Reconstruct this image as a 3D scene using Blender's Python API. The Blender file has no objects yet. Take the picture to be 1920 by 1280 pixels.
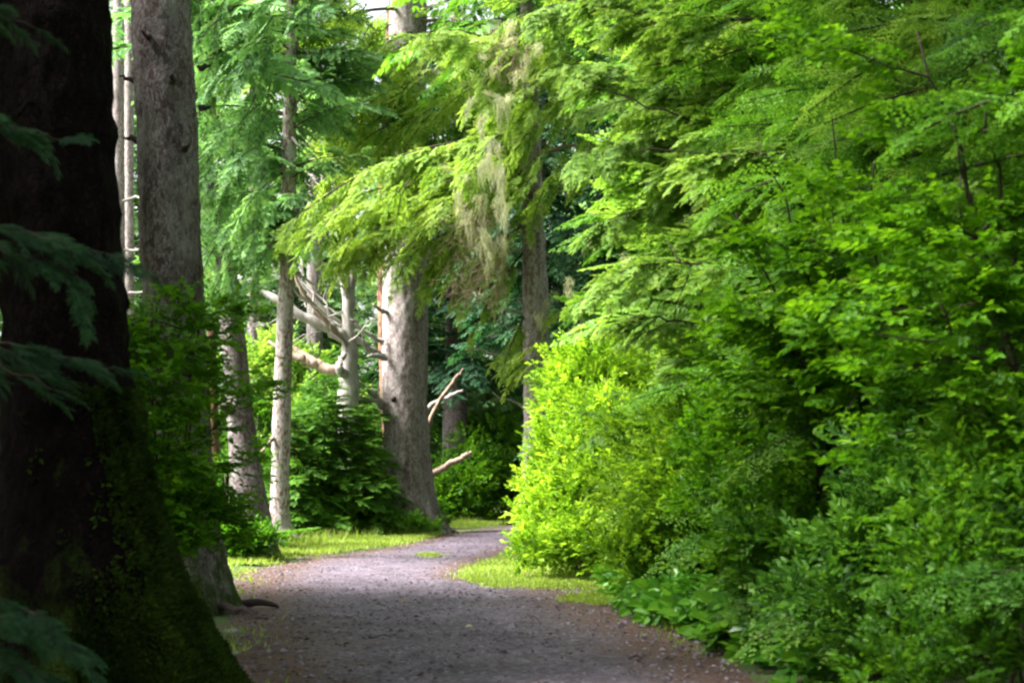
import bpy, math
import numpy as np
from mathutils import Vector

C = bpy.context.scene.collection
SC = bpy.context.scene
RNG = np.random.default_rng(7)
R = math.radians

# ------------------------------------------------------------------ camera
FPX = 2667.0                      # focal length in pixels of a 1920 wide picture
PITCH = math.atan(260 / FPX)
CAM = np.array([0.0, 0.0, 1.5])
cam_d = bpy.data.cameras.new('camera')
cam_d.lens = 50.0; cam_d.sensor_width = 36.0
cam_d.clip_start = 0.1; cam_d.clip_end = 1500
cam_d.dof.use_dof = True; cam_d.dof.focus_distance = 30.0; cam_d.dof.aperture_fstop = 3.0
cam = bpy.data.objects.new('camera', cam_d); C.objects.link(cam)
cam.location = CAM; cam.rotation_euler = (math.pi / 2 + PITCH, 0, 0)
SC.camera = cam

# ------------------------------------------------------------------ light
SUN_AZ = (-0.98, -0.14); SUN_EL = R(46)
world = bpy.data.worlds.new('World'); SC.world = world; world.use_nodes = True
wn = world.node_tree; wn.nodes.clear()
sky = wn.nodes.new('ShaderNodeTexSky'); sky.sky_type = 'NISHITA'; sky.sun_disc = False
sky.sun_elevation = SUN_EL; sky.sun_rotation = math.atan2(SUN_AZ[0], SUN_AZ[1])
sky.dust_density = 4.0; sky.air_density = 1.0
hs = wn.nodes.new('ShaderNodeHueSaturation'); hs.inputs['Saturation'].default_value = 0.25   # cloud veil
bg = wn.nodes.new('ShaderNodeBackground'); bg.inputs['Strength'].default_value = 0.10
wo = wn.nodes.new('ShaderNodeOutputWorld')
wn.links.new(sky.outputs[0], hs.inputs['Color']); wn.links.new(hs.outputs[0], bg.inputs[0]); wn.links.new(bg.outputs[0], wo.inputs[0])
sun_d = bpy.data.lights.new('sun', 'SUN'); sun_d.energy = 5.0; sun_d.angle = R(26); sun_d.color = (1.0, 0.97, 0.90)
sun = bpy.data.objects.new('sun', sun_d); C.objects.link(sun)
_sd = Vector((SUN_AZ[0] * math.cos(SUN_EL), SUN_AZ[1] * math.cos(SUN_EL), math.sin(SUN_EL)))
sun.rotation_euler = _sd.to_track_quat('Z', 'Y').to_euler(); sun.location = (-20, -10, 40)
SC.view_settings.view_transform = 'Standard'; SC.view_settings.look = 'None'
SC.view_settings.exposure = 2.4; SC.view_settings.gamma = 1.0
SC.cycles.max_bounces = 6; SC.cycles.diffuse_bounces = 4; SC.cycles.glossy_bounces = 2
SC.cycles.transmission_bounces = 4; SC.cycles.transparent_max_bounces = 4
SC.cycles.use_denoising = True
SC.cycles.pixel_filter_type = 'BLACKMAN_HARRIS'; SC.cycles.filter_width = 2.4
SC.cycles.sample_clamp_indirect = 6.0

# ------------------------------------------------------------------ pixel -> world
_cf, _sf = math.cos(PITCH), math.sin(PITCH)
def ray(px, py):
    u, v = (px - 960) / FPX, (640 - py) / FPX
    return np.array([u, _cf - v * _sf, _sf + v * _cf])
def at(px, py, Y):
    d = ray(px, py); return CAM + d * (Y / d[1])
def gnd(px, py, z=0.0):
    d = ray(px, py); return CAM + d * ((z - CAM[2]) / d[2])

# ------------------------------------------------------------------ materials
class NT:
    def __init__(s, name):
        s.m = bpy.data.materials.new(name); s.m.use_nodes = True
        s.t = s.m.node_tree; s.t.nodes.clear()
        s.out = s.t.nodes.new('ShaderNodeOutputMaterial')
    def n(s, typ, **kw):
        nd = s.t.nodes.new('ShaderNode' + typ)
        for k, v in kw.items():
            if k in nd.inputs.keys() and not hasattr(nd, k): nd.inputs[k].default_value = v
            elif hasattr(nd, k): setattr(nd, k, v)
            else: nd.inputs[k.replace('_', ' ')].default_value = v
        return nd
    def l(s, a, b): s.t.links.new(a, b)
    def coords(s, scale=(1, 1, 1)):
        tc = s.n('TexCoord'); mp = s.n('Mapping'); mp.inputs['Scale'].default_value = scale
        s.l(tc.outputs['Object'], mp.inputs['Vector']); return mp.outputs['Vector']
    def noise(s, vec, scale, detail=4, rough=0.6):
        nd = s.n('TexNoise'); nd.inputs['Scale'].default_value = scale; nd.inputs['Detail'].default_value = detail
        nd.inputs['Roughness'].default_value = rough; s.l(vec, nd.inputs['Vector']); return nd.outputs['Fac']
    def ramp(s, fac, stops):
        r = s.n('ValToRGB'); e = r.color_ramp.elements
        while len(e) < len(stops): e.new(0.5)
        for i, (p, c) in enumerate(stops):
            e[i].position = p; e[i].color = (*c, 1) if len(c) == 3 else c
        s.l(fac, r.inputs['Fac']); return r.outputs['Color']
    def mix(s, fac, a, b, blend='MIX'):
        m = s.n('Mix', data_type='RGBA', blend_type=blend)
        for sock, v in ((m.inputs['Factor'], fac), (m.inputs[6], a), (m.inputs[7], b)):
            if hasattr(v, 'is_linked'): s.l(v, sock)
            else: sock.default_value = v if not isinstance(v, tuple) else (*v, 1)[:4]
        return m.outputs[2]
    def bump(s, h, strength, dist):
        b = s.n('Bump'); b.inputs['Strength'].default_value = strength; b.inputs['Distance'].default_value = dist
        s.l(h, b.inputs['Height']); return b.outputs['Normal']

def foliage_mat(name, dark, mid, light, trans=0.45, rough=0.5, spec=0.25, tgain=1.25):
    n = NT(name)
    at_ = n.n('Attribute', attribute_name='tint')
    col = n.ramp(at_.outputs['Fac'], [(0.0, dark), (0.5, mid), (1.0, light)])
    p = n.n('BsdfPrincipled'); n.l(col, p.inputs['Base Color']); p.inputs['Roughness'].default_value = rough
    p.inputs['Specular IOR Level'].default_value = spec
    tr = n.n('BsdfTranslucent')
    g = n.mix(1.0, col, (tgain * 1.05, tgain, tgain * 0.6), 'MULTIPLY'); n.l(g, tr.inputs['Color'])
    mx = n.n('MixShader'); mx.inputs[0].default_value = trans
    n.l(p.outputs[0], mx.inputs[1]); n.l(tr.outputs[0], mx.inputs[2]); n.l(mx.outputs[0], n.out.inputs[0])
    return n.m

def bark_mat(name, dark, mid, light, scale=22.0, stretch=0.45, lichen=0.25, moss=0.0, moss_h=1.5, depth=0.02, patch=(0.07, 0.04, 0.04), spec=0.2):
    n = NT(name)
    v = n.coords((1, 1, stretch))
    warp = n.n('TexNoise'); warp.inputs['Scale'].default_value = 9; warp.inputs['Detail'].default_value = 4; n.l(v, warp.inputs['Vector'])
    va = n.n('VectorMath', operation='MULTIPLY_ADD'); n.l(warp.outputs['Color'], va.inputs[0])
    va.inputs[1].default_value = (0.16, 0.16, 0.16); n.l(v, va.inputs[2])
    vo = n.n('TexVoronoi', feature='F1'); vo.inputs['Scale'].default_value = scale; n.l(va.outputs[0], vo.inputs['Vector'])
    ve = n.n('TexVoronoi', feature='DISTANCE_TO_EDGE'); ve.inputs['Scale'].default_value = scale; n.l(va.outputs[0], ve.inputs['Vector'])
    ed = n.ramp(ve.outputs['Distance'], [(0.0, (0, 0, 0)), (0.16, (1, 1, 1))])
    fn = n.noise(v, scale * 2.6, 6, 0.7)
    big = n.noise(v, 2.2, 5, 0.6)
    base = n.ramp(fn, [(0.30, dark), (0.52, mid), (0.72, light)])
    sep = n.n('SeparateColor'); n.l(vo.outputs['Color'], sep.inputs[0])
    base = n.mix(n.ramp(sep.outputs[0], [(0.62, (0, 0, 0)), (0.8, (0.85,) * 3)]), base, patch)
    base = n.mix(n.ramp(ed, [(0, (0.5,) * 3), (1, (0, 0, 0))]), base, tuple(c * 0.5 for c in dark))
    lf = n.ramp(big, [(0.52, (0, 0, 0)), (0.66, (lichen,) * 3)])
    base = n.mix(lf, base, (0.34, 0.35, 0.32))
    st = n.coords((2.6, 2.6, 0.22)); base = n.mix(1.0, base, n.ramp(n.noise(st, 1.6, 6, .65), [(0.32, (.45, .40, .38)), (0.5, (.9, .88, .87)), (0.68, (1.12, 1.12, 1.12))]), 'MULTIPLY')
    if moss > 0:
        tc = n.n('TexCoord'); sx = n.n('SeparateXYZ'); n.l(tc.outputs['Object'], sx.inputs[0])
        mz = n.n('MapRange'); mz.inputs[1].default_value = 0.0; mz.inputs[2].default_value = moss_h
        mz.inputs[3].default_value = moss; mz.inputs[4].default_value = 0.0; n.l(sx.outputs['Z'], mz.inputs[0])
        mn = n.noise(v, 5.0, 5, 0.65)
        ad = n.n('Math', operation='ADD'); n.l(mz.outputs[0], ad.inputs[0]); n.l(mn, ad.inputs[1])
        mf = n.ramp(ad.outputs[0], [(0.78, (0, 0, 0)), (0.98, (1, 1, 1))])
        base = n.mix(mf, base, n.ramp(n.noise(v, 60, 3), [(0.3, (0.015, 0.028, 0.004)), (0.7, (0.05, 0.085, 0.01))]))
    hgt = n.mix(0.45, ed, fn)
    p = n.n('BsdfPrincipled'); n.l(base, p.inputs['Base Color']); p.inputs['Roughness'].default_value = 0.9
    p.inputs['Specular IOR Level'].default_value = spec
    n.l(n.bump(hgt, 0.9, depth), p.inputs['Normal']); n.l(p.outputs[0], n.out.inputs[0])
    return n.m

def plain_mat(name, a, b, scale=8, rough=0.85, stretch=1.0, bump=0.004):
    n = NT(name); v = n.coords((1, 1, stretch)); f = n.noise(v, scale, 6, 0.65)
    p = n.n('BsdfPrincipled'); n.l(n.ramp(f, [(0.3, a), (0.7, b)]), p.inputs['Base Color']); p.inputs['Roughness'].default_value = rough
    p.inputs['Specular IOR Level'].default_value = 0.25
    n.l(n.bump(f, 0.7, bump), p.inputs['Normal']); n.l(p.outputs[0], n.out.inputs[0]); return n.m

M = {}
M['hemlock'] = foliage_mat('hemlock_needles', (0.014, 0.055, 0.010), (0.06, 0.175, 0.018), (0.15, 0.34, 0.03))
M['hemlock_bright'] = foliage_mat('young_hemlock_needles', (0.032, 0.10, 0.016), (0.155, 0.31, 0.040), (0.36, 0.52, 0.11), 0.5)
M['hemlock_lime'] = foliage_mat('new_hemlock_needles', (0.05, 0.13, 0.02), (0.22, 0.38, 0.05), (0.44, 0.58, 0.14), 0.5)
M['hemlock_deep'] = foliage_mat('shaded_hemlock_needles', (0.010, 0.035, 0.016), (0.022, 0.085, 0.035), (0.06, 0.17, 0.06), 0.35)  # darker copy of the hemlock needles, shade put into the colour
M['spruce'] = foliage_mat('spruce_needles', (0.035, 0.11, 0.04), (0.105, 0.25, 0.085), (0.25, 0.44, 0.16), 0.5)
M['maple'] = foliage_mat('maple_leaves', (0.022, 0.085, 0.004), (0.07, 0.205, 0.006), (0.165, 0.36, 0.012), 0.5)
M['bush'] = foliage_mat('shrub_leaves', (0.018, 0.075, 0.006), (0.065, 0.19, 0.010), (0.16, 0.34, 0.018), 0.5, 0.45)
M['lime'] = foliage_mat('lime_shrub_leaves', (0.06, 0.16, 0.008), (0.22, 0.40, 0.022), (0.45, 0.62, 0.06), 0.5, 0.5)
M['glossy'] = foliage_mat('glossy_leaves', (0.025, 0.10, 0.012), (0.06, 0.20, 0.018), (0.16, 0.38, 0.03), 0.35, 0.28, 0.5)
M['back'] = foliage_mat('distant_needles', (0.035, 0.10, 0.04), (0.10, 0.22, 0.08), (0.22, 0.39, 0.14), 0.45)  # paler throughout, distance haze put into the needle colour
M['grass'] = foliage_mat('grass_blades', (0.15, 0.15, 0.05), (0.22, 0.34, 0.045), (0.40, 0.49, 0.12), 0.45)
M['moss'] = foliage_mat('moss_tufts', (0.009, 0.019, 0.002), (0.028, 0.055, 0.006), (0.07, 0.12, 0.012), 0.25, 0.9, 0.1)
M['lichen'] = foliage_mat('beard_lichen', (0.34, 0.34, 0.26), (0.50, 0.52, 0.40), (0.66, 0.68, 0.56), 0.45, 0.9, 0.1)
M['deadtwig'] = foliage_mat('dead_twigs', (0.12, 0.085, 0.06), (0.26, 0.20, 0.14), (0.42, 0.36, 0.26), 0.15, 0.9, 0.1)
M['litter'] = foliage_mat('leaf_litter', (0.05, 0.02, 0.012), (0.10, 0.05, 0.028), (0.26, 0.17, 0.07), 0.15, 0.8, 0.2)
M['twig'] = plain_mat('twig_bark', (0.025, 0.016, 0.012), (0.08, 0.06, 0.045), 30)
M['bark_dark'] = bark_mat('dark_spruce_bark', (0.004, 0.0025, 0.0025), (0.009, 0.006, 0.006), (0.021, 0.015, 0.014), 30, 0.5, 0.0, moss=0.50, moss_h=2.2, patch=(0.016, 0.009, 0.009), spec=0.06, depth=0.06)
M['bark_grey'] = bark_mat('grey_spruce_bark', (0.085, 0.066, 0.066), (0.19, 0.165, 0.168), (0.36, 0.33, 0.335), 24, 0.5, 0.45, moss=0.42, moss_h=3.0)
M['bark_pale'] = bark_mat('pale_spruce_bark', (0.24, 0.20, 0.20), (0.40, 0.36, 0.36), (0.58, 0.54, 0.53), 24, 0.5, 0.4, moss=0.45, moss_h=2.2, depth=0.03, patch=(0.2, 0.15, 0.145))
M['bark_slim'] = bark_mat('slim_hemlock_bark', (0.25, 0.225, 0.21), (0.42, 0.39, 0.37), (0.6, 0.57, 0.55), 26, 0.4, 0.5, depth=0.012, patch=(0.12, 0.05, 0.04))
M['bark_red'] = bark_mat('reddish_bark', (0.16, 0.08, 0.05), (0.30, 0.16, 0.10), (0.45, 0.28, 0.2), 16, 0.25, 0.1)
M['bark_violet'] = bark_mat('mauve_spruce_bark', (0.25, 0.21, 0.225), (0.42, 0.37, 0.39), (0.60, 0.55, 0.57), 20, 0.5, 0.3, depth=0.025, patch=(0.2, 0.12, 0.12))
M['dead'] = plain_mat('weathered_dead_wood', (0.16, 0.142, 0.132), (0.40, 0.375, 0.355), 9, 0.8, 0.3, 0.01)
M['deadbrown'] = plain_mat('brown_dead_wood', (0.12, 0.085, 0.065), (0.34, 0.255, 0.19), 12, 0.8, 0.3, 0.01)
M['stub'] = plain_mat('branch_stub_bark', (0.015, 0.01, 0.009), (0.07, 0.05, 0.045), 25)

def ground_mat():
    n = NT('forest_floor'); v = n.coords()
    a = n.noise(v, 1.3, 5); b = n.noise(v, 40, 5, 0.7)
    c = n.mix(n.ramp(a, [(0.4, (0, 0, 0)), (0.6, (1, 1, 1))]), n.ramp(b, [(0.3, (0.03, 0.017, 0.01)), (0.7, (0.12, 0.065, 0.035))]),
              n.ramp(b, [(0.3, (0.02, 0.05, 0.006)), (0.7, (0.08, 0.16, 0.015))]))
    p = n.n('BsdfPrincipled'); n.l(c, p.inputs['Base Color']); p.inputs['Roughness'].default_value = 0.95
    n.l(n.bump(b, 1.0, 0.03), p.inputs['Normal']); n.l(p.outputs[0], n.out.inputs[0]); return n.m
def path_mat():
    n = NT('gravel'); v = n.coords()
    vo = n.n('TexVoronoi'); vo.inputs['Scale'].default_value = 32; n.l(v, vo.inputs['Vector'])
    sep = n.n('SeparateColor'); n.l(vo.outputs['Color'], sep.inputs[0])
    stone = n.ramp(sep.outputs[0], [(0.0, (0.025, 0.020, 0.028)), (0.5, (0.105, 0.088, 0.115)), (0.85, (0.20, 0.172, 0.215)), (1.0, (0.36, 0.33, 0.37))])
    fine = n.noise(v, 120, 4, 0.7)
    stone = n.mix(0.4, stone, n.ramp(fine, [(0.3, (0.035, 0.028, 0.036)), (0.7, (0.21, 0.18, 0.22))]))
    big = n.noise(v, 0.9, 5, 0.6); mid = n.noise(v, 7, 4, 0.65)
    litter = n.ramp(fine, [(0.3, (0.035, 0.018, 0.012)), (0.7, (0.15, 0.08, 0.05))])
    ea = n.n('Attribute', attribute_name='edge')
    ad = n.n('Math', operation='ADD'); n.l(ea.outputs['Fac'], ad.inputs[0])
    m2 = n.n('Math', operation='MULTIPLY'); n.l(big, m2.inputs[0]); m2.inputs[1].default_value = 0.55
    n.l(m2.outputs[0], ad.inputs[1])
    ad2 = n.n('Math', operation='MULTIPLY_ADD'); n.l(mid, ad2.inputs[0]); ad2.inputs[1].default_value = 0.55; n.l(ad.outputs[0], ad2.inputs[2])
    damp = n.ramp(n.noise(v, 1.7, 6, .7), [(0.35, (.62, .56, .62)), (0.62, (1.08, 1.0, 1.08))]); stone = n.mix(1.0, stone, damp, 'MULTIPLY')
    lf = n.ramp(ad2.outputs[0], [(0.60, (0, 0, 0)), (0.98, (0.85,) * 3)])
    c = n.mix(lf, stone, litter)
    p = n.n('BsdfPrincipled'); n.l(c, p.inputs['Base Color']); p.inputs['Roughness'].default_value = 0.75
    p.inputs['Specular IOR Level'].default_value = 0.3
    h = n.mix(0.5, vo.outputs['Distance'], fine)
    n.l(n.bump(h, 1.0, 0.022), p.inputs['Normal']); n.l(p.outputs[0], n.out.inputs[0]); return n.m
M['ground'] = ground_mat(); M['path'] = path_mat()

# ------------------------------------------------------------------ mesh store
class G:
    """quads with a tint and a material slot per face"""
    def __init__(s, V=None, F=None, T=None, S=None):
        s.V = np.zeros((0, 3)) if V is None else np.asarray(V, float)
        s.F = np.zeros((0, 4), int) if F is None else np.asarray(F, int)
        s.T = np.full(len(s.F), 0.5) if T is None else np.asarray(T, float)
        s.S = np.zeros(len(s.F), int) if S is None else np.asarray(S, int)
    @staticmethod
    def join(gs):
        gs = [g for g in gs if len(g.F)]
        off = np.cumsum([0] + [len(g.V) for g in gs])[:-1]
        return G(np.concatenate([g.V for g in gs]), np.concatenate([g.F + o for g, o in zip(gs, off)]),
                 np.concatenate([g.T for g in gs]), np.concatenate([g.S for g in gs]))
    def slot(s, k): s.S[:] = k; return s
    def tint(s, t): s.T[:] = t; return s

def place(t, Rm, P, dt=None):
    m, v, f = len(P), len(t.V), len(t.F)
    V = (np.einsum('mij,vj->mvi', Rm, t.V) + P[:, None]).reshape(-1, 3)
    F = (t.F[None] + (np.arange(m) * v)[:, None, None]).reshape(-1, 4)
    T = np.tile(t.T, (m, 1))
    if dt is not None: T = np.clip(T + dt[:, None], 0, 1)
    return G(V, F, T.reshape(-1), np.tile(t.S, m))

def frames(D, U, s):
    D = D / np.linalg.norm(D, axis=1, keepdims=True)
    Yv = np.cross(U, D); Yv /= np.linalg.norm(Yv, axis=1, keepdims=True) + 1e-9
    Z = np.cross(D, Yv)
    return np.stack([D, Yv, Z], axis=2) * np.asarray(s, float).reshape(-1, 1, 1)

def tube(P, r, seg=6):
    P = np.asarray(P, float); r = np.broadcast_to(np.asarray(r, float), (len(P),))
    T = np.gradient(P, axis=0); T /= np.linalg.norm(T, axis=1, keepdims=True) + 1e-9
    ref = np.where(np.abs(T[:, 2:3]) < 0.8, np.array([[0, 0, 1.0]]), np.array([[1.0, 0, 0]])) if False else np.array([[0.31, 0.17, 0.94]]) + 0 * T
    a = np.cross(T, ref); a /= np.linalg.norm(a, axis=1, keepdims=True) + 1e-9
    b = np.cross(T, a)
    th = np.linspace(0, 2 * np.pi, seg, endpoint=False)
    V = P[:, None] + r[:, None, None] * (np.cos(th)[None, :, None] * a[:, None] + np.sin(th)[None, :, None] * b[:, None])
    n = len(P); i = np.arange(n - 1)[:, None] * seg; j = np.arange(seg)[None]; k = (j + 1) % seg
    F = np.stack([i + j, i + k, i + seg + k, i + seg + j], axis=2).reshape(-1, 4)
    V = V.reshape(-1, 3)
    V = np.concatenate([V, P[-1:] + T[-1:] * r[-1]])            # pointed end
    e = len(V) - 1; base = (n - 1) * seg
    caps = np.array([[base + q, base + (q + 1) % seg, e, e] for q in range(seg)])
    return G(V, F), caps, e

def tubeg(P, r, seg=6):
    g, caps, e = tube(P, r, seg)
    # close the tip with quads built from pairs of ring edges
    b = len(g.V) - 1 - seg
    q = [[b + i, b + (i + 1) % seg, b + (i + 2) % seg, e] for i in range(0, seg - 1, 2)]
    g.F = np.concatenate([g.F, np.array(q, int)]); g.T = np.full(len(g.F), .5); g.S = np.zeros(len(g.F), int)
    return g

def bent(p0, p1, n=8, sag=0.0, wob=0.0, rng=RNG):
    p0, p1 = np.asarray(p0, float), np.asarray(p1, float)
    t = np.linspace(0, 1, n)[:, None]; P = p0 + (p1 - p0) * t
    P[:, 2] += sag * 4 * t[:, 0] * (1 - t[:, 0])
    w = rng.normal(0, wob, (n, 3)); w[0] = 0; w[-1] = 0
    return P + w

def build(name, g, mats, parent=None, smooth=False, origin=None, vattr=None):
    me = bpy.data.meshes.new(name)
    V = g.V if origin is None else g.V - np.asarray(origin)
    nv, nf = len(V), len(g.F)
    me.vertices.add(nv); me.vertices.foreach_set('co', V.astype(np.float32).ravel())
    me.loops.add(nf * 4); me.loops.foreach_set('vertex_index', g.F.astype(np.int32).ravel())
    me.polygons.add(nf); me.polygons.foreach_set('loop_start', np.arange(0, nf * 4, 4, dtype=np.int32))
    me.polygons.foreach_set('loop_total', np.full(nf, 4, np.int32))
    me.polygons.foreach_set('material_index', g.S.astype(np.int32))
    me.polygons.foreach_set('use_smooth', np.full(nf, bool(smooth)))
    a = me.attributes.new('tint', 'FLOAT', 'FACE'); a.data.foreach_set('value', g.T.astype(np.float32))
    if vattr:
        for k, arr in vattr.items():
            b = me.attributes.new(k, 'FLOAT', 'POINT'); b.data.foreach_set('value', arr.astype(np.float32))
    me.update(calc_edges=True)
    for m in mats: me.materials.append(M[m])
    o = bpy.data.objects.new(name, me); C.objects.link(o)
    if parent is not None: o.parent = parent
    return o

def tag(o, label=None, cat=None, group=None, kind=None):
    for k, v in (('label', label), ('category', cat), ('group', group), ('kind', kind)):
        if v: o[k] = v
    return o
def thing(name, label, cat, loc, group=None):
    o = bpy.data.objects.new(name, None); C.objects.link(o); o.location = loc
    o.empty_display_size = 0.2
    return tag(o, label, cat, group)

# ------------------------------------------------------------------ foliage templates (unit length along +x)
def diamond(P, D, N, l, w, rng):
    """leaf-shaped quads: base P, direction D, face normal about N"""
    D = D / np.linalg.norm(D, axis=1, keepdims=True)
    Sd = np.cross(N, D); Sd /= np.linalg.norm(Sd, axis=1, keepdims=True) + 1e-9
    Nn = np.cross(D, Sd)
    l = np.asarray(l)[:, None]; w = np.asarray(w)[:, None]
    a = P; c = P + D * l
    m = P + D * l * 0.45
    b = m + Sd * w * .5 + Nn * w * .12; d = m - Sd * w * .5 + Nn * w * .12
    V = np.stack([a, b, c, d], axis=1).reshape(-1, 3)
    F = np.arange(len(P) * 4).reshape(-1, 4)
    return G(V, F)

def twig_hi(rng, pairs=4, ln=0.27, wd=0.15, ang=48):
    t = np.linspace(0.02, 0.92, pairs); P, D, L = [], [], []
    for i, x in enumerate(t):
        for s in (1, -1):
            a = R(ang + rng.normal(0, 9)); P.append((x, 0, -0.04 * x * x)); D.append((math.cos(a), s * math.sin(a), rng.normal(0.05, .22)))
            L.append(ln * (1.1 - 0.45 * x) * rng.uniform(.8, 1.2))
    P.append((0.9, 0, -0.04)); D.append((1, 0, -.1)); L.append(ln * .9)
    P, D, L = np.array(P, float), np.array(D, float), np.array(L)
    N = np.tile([0, 0, 1.0], (len(P), 1)) + rng.normal(0, .35, (len(P), 3))
    g = diamond(P, D, N, L, L * wd / ln * 1.0 + .01, rng)
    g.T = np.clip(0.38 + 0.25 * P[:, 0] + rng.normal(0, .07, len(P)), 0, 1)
    return g
def twig_lo(rng, w=0.30):
    P = np.array([[0, 0, 0], [.2, 0, -.01], [.2, 0, -.01], [.5, 0, -.03], [.5, 0, -.03]], float)
    D = np.array([[1, 0, -.05], [1, .75, -.1], [1, -.75, -.1], [1, .7, -.1], [1, -.7, -.1]], float)
    L = np.array([1.0, .5, .5, .42, .42]) * rng.uniform(.85, 1.15, 5)
    g = diamond(P, D, np.tile([0, 0, 1.0], (5, 1)) + rng.normal(0, .35, (5, 3)), L, np.full(5, w * .75), rng)
    g.T = np.array([.42, .48, .48, .62, .62]) + rng.normal(0, .05, 5); return g

def twig_x(rng, w=0.5):
    g = diamond(np.zeros((1, 3)), np.array([[1.0, 0, -.08]]), np.array([[0, 0, 1.0]]) + rng.normal(0, .3, (1, 3)), np.array([1.0]), np.array([w]), rng)
    g.T[:] = .5; return g

def spray(rng, twig, n=9, ang=(62, 35), l0=0.42, droop=0.18, rise=0.05):
    P, D, L, dt = [], [], [], []
    for i in range(n):
        t = 0.05 + 0.88 * (i + rng.uniform(-.3, .3)) / n
        for s in (1, -1):
            a = R(ang[0] + (ang[1] - ang[0]) * t + rng.normal(0, 6))
            prof = (1 - t) ** 0.75 * min(1, 0.45 + t * 2.5)
            P.append((t, 0, rise * t - droop * t * t))
            D.append((math.cos(a), s * math.sin(a), rise - 2 * droop * t - .12 + rng.normal(0, .08)))
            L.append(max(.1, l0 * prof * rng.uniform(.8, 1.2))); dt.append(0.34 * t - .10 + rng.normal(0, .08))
    P.append((0.85, 0, rise * .85 - droop * .72)); D.append((1, 0, rise - 1.8 * droop)); L.append(.16); dt.append(.25)
    P, D = np.array(P), np.array(D)
    U = np.tile([0, 0, 1.0], (len(P), 1)) + rng.normal(0, .22, (len(P), 3))
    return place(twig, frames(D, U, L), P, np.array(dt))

def bough(rng, sprays, n=8, droop=0.30, rise=0.12, l0=0.5, wood=True, ang=(68, 40), top=3):
    """a conifer branch of unit length: sprays left and right of a drooping axis"""
    zf = lambda t: rise * t - droop * t * t
    gs, K = [], len(sprays)
    recs = [[] for _ in range(K)]
    for i in range(n):
        t = 0.12 + 0.83 * (i + rng.uniform(-.35, .35)) / n
        for s in (1, -1):
            a = R(ang[0] + (ang[1] - ang[0]) * t + rng.normal(0, 8))
            prof = (1 - t) ** 0.65 * min(1, 0.35 + t * 1.8)
            recs[rng.integers(K)].append(((t, 0, zf(t)), (math.cos(a), s * math.sin(a), (rise - 2 * droop * t) * .5 - .16 + rng.normal(0, .10)),
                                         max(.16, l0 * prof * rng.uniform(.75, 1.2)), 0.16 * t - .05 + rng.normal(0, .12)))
    recs[0].append(((0.80, 0, zf(.8)), (1, 0, rise - 1.7 * droop), .27, .12))
    for _ in range(top):
        t = rng.uniform(.3, .85); s = rng.choice((-1, 1))
        recs[rng.integers(K)].append(((t, 0, zf(t)), (1, s * rng.uniform(.1, .5), .18), .24, .15))
    for k in range(K):
        if not recs[k]: continue
        P = np.array([r[0] for r in recs[k]]); D = np.array([r[1] for r in recs[k]])
        U = np.tile([0, 0, 1.0], (len(P), 1)) + rng.normal(0, .25, (len(P), 3))
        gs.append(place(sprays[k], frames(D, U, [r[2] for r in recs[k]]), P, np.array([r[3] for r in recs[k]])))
    if wood:
        t = np.linspace(0, 0.95, 6); P = np.stack([t, 0 * t, zf(t) - .004], 1)
        gs.append(tubeg(P, 0.011 * (1 - t * .8), 4).slot(1))
    return G.join(gs)

def leaf_twig(rng, n=9, leaf=0.24, w=0.13, ang=55, fold=.2, lift=.1):
    """a leafy shoot of unit length; each leaf two folded quads with a pointed tip"""
    gs = []
    for i in range(n):
        t = 0.1 + 0.9 * i / (n - 1); s = 1 if i % 2 else -1
        a = R(ang * (1.05 - .6 * t) + rng.normal(0, 12)) * s if i < n - 1 else 0
        d = np.array([math.cos(a), math.sin(a), lift + rng.normal(0, .25)]); d /= np.linalg.norm(d)
        p = np.array([t * .85, 0, .03 * rng.normal()]); l = leaf * rng.uniform(.75, 1.2)
        u = np.array([0, 0, 1.0]) + rng.normal(0, .3, 3); sd = np.cross(u, d); sd /= np.linalg.norm(sd); nn = np.cross(d, sd)
        ww = w * l / leaf
        m1, m2 = p + d * l * .30, p + d * l * .68
        tip = p + d * l - nn * l * .12
        V = [p, m1 + sd * ww * .5 + nn * fold * ww, m2 + sd * ww * .36 + nn * fold * ww * .7, tip, m2 - sd * ww * .36 + nn * fold * ww * .7, m1 - sd * ww * .5 + nn * fold * ww]
        g = G(V, [[0, 1, 2, 3], [0, 3, 4, 5]]); g.T[:] = np.clip(.35 + .3 * t + rng.normal(0, .08), 0, 1); gs.append(g)
    return G.join(gs)

rng = np.random.default_rng(11)
TW_HI = [twig_hi(rng) for _ in range(3)]
TW_LO = [twig_lo(rng) for _ in range(2)]
SP_HI = [spray(rng, TW_HI[i % 3], n=9, l0=.40) for i in range(3)]
SP_LO = [spray(rng, TW_LO[i % 2], n=8, l0=.42) for i in range(3)]
SP_XLO = [spray(rng, twig_x(rng, .5), n=5, l0=.55) for i in range(2)]
B_HI = [bough(rng, SP_HI, n=12, l0=.40, droop=rng.uniform(.22, .42), rise=rng.uniform(.05, .2)) for _ in range(4)]
B_LO = [bough(rng, SP_LO, n=11, l0=.42, droop=rng.uniform(.22, .42), rise=rng.uniform(.05, .2)) for _ in range(4)]
def _three(g): k = 12; return G(g.V[:k], g.F[:3], g.T[:3] + .04, g.S[:3])
SP_MID = [spray(rng, _three(twig_lo(rng, .34)), n=6, l0=.46) for i in range(3)]
B_MID = [bough(rng, SP_MID, n=8, l0=.46, droop=rng.uniform(.25, .45), rise=rng.uniform(.05, .2)) for _ in range(4)]
SP_MH = [spray(rng, TW_LO[i % 2], n=7, l0=.44) for i in range(3)]
B_MH = [bough(rng, SP_MH, n=9, l0=.44, droop=rng.uniform(.25, .45), rise=rng.uniform(.05, .2)) for _ in range(4)]
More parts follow.
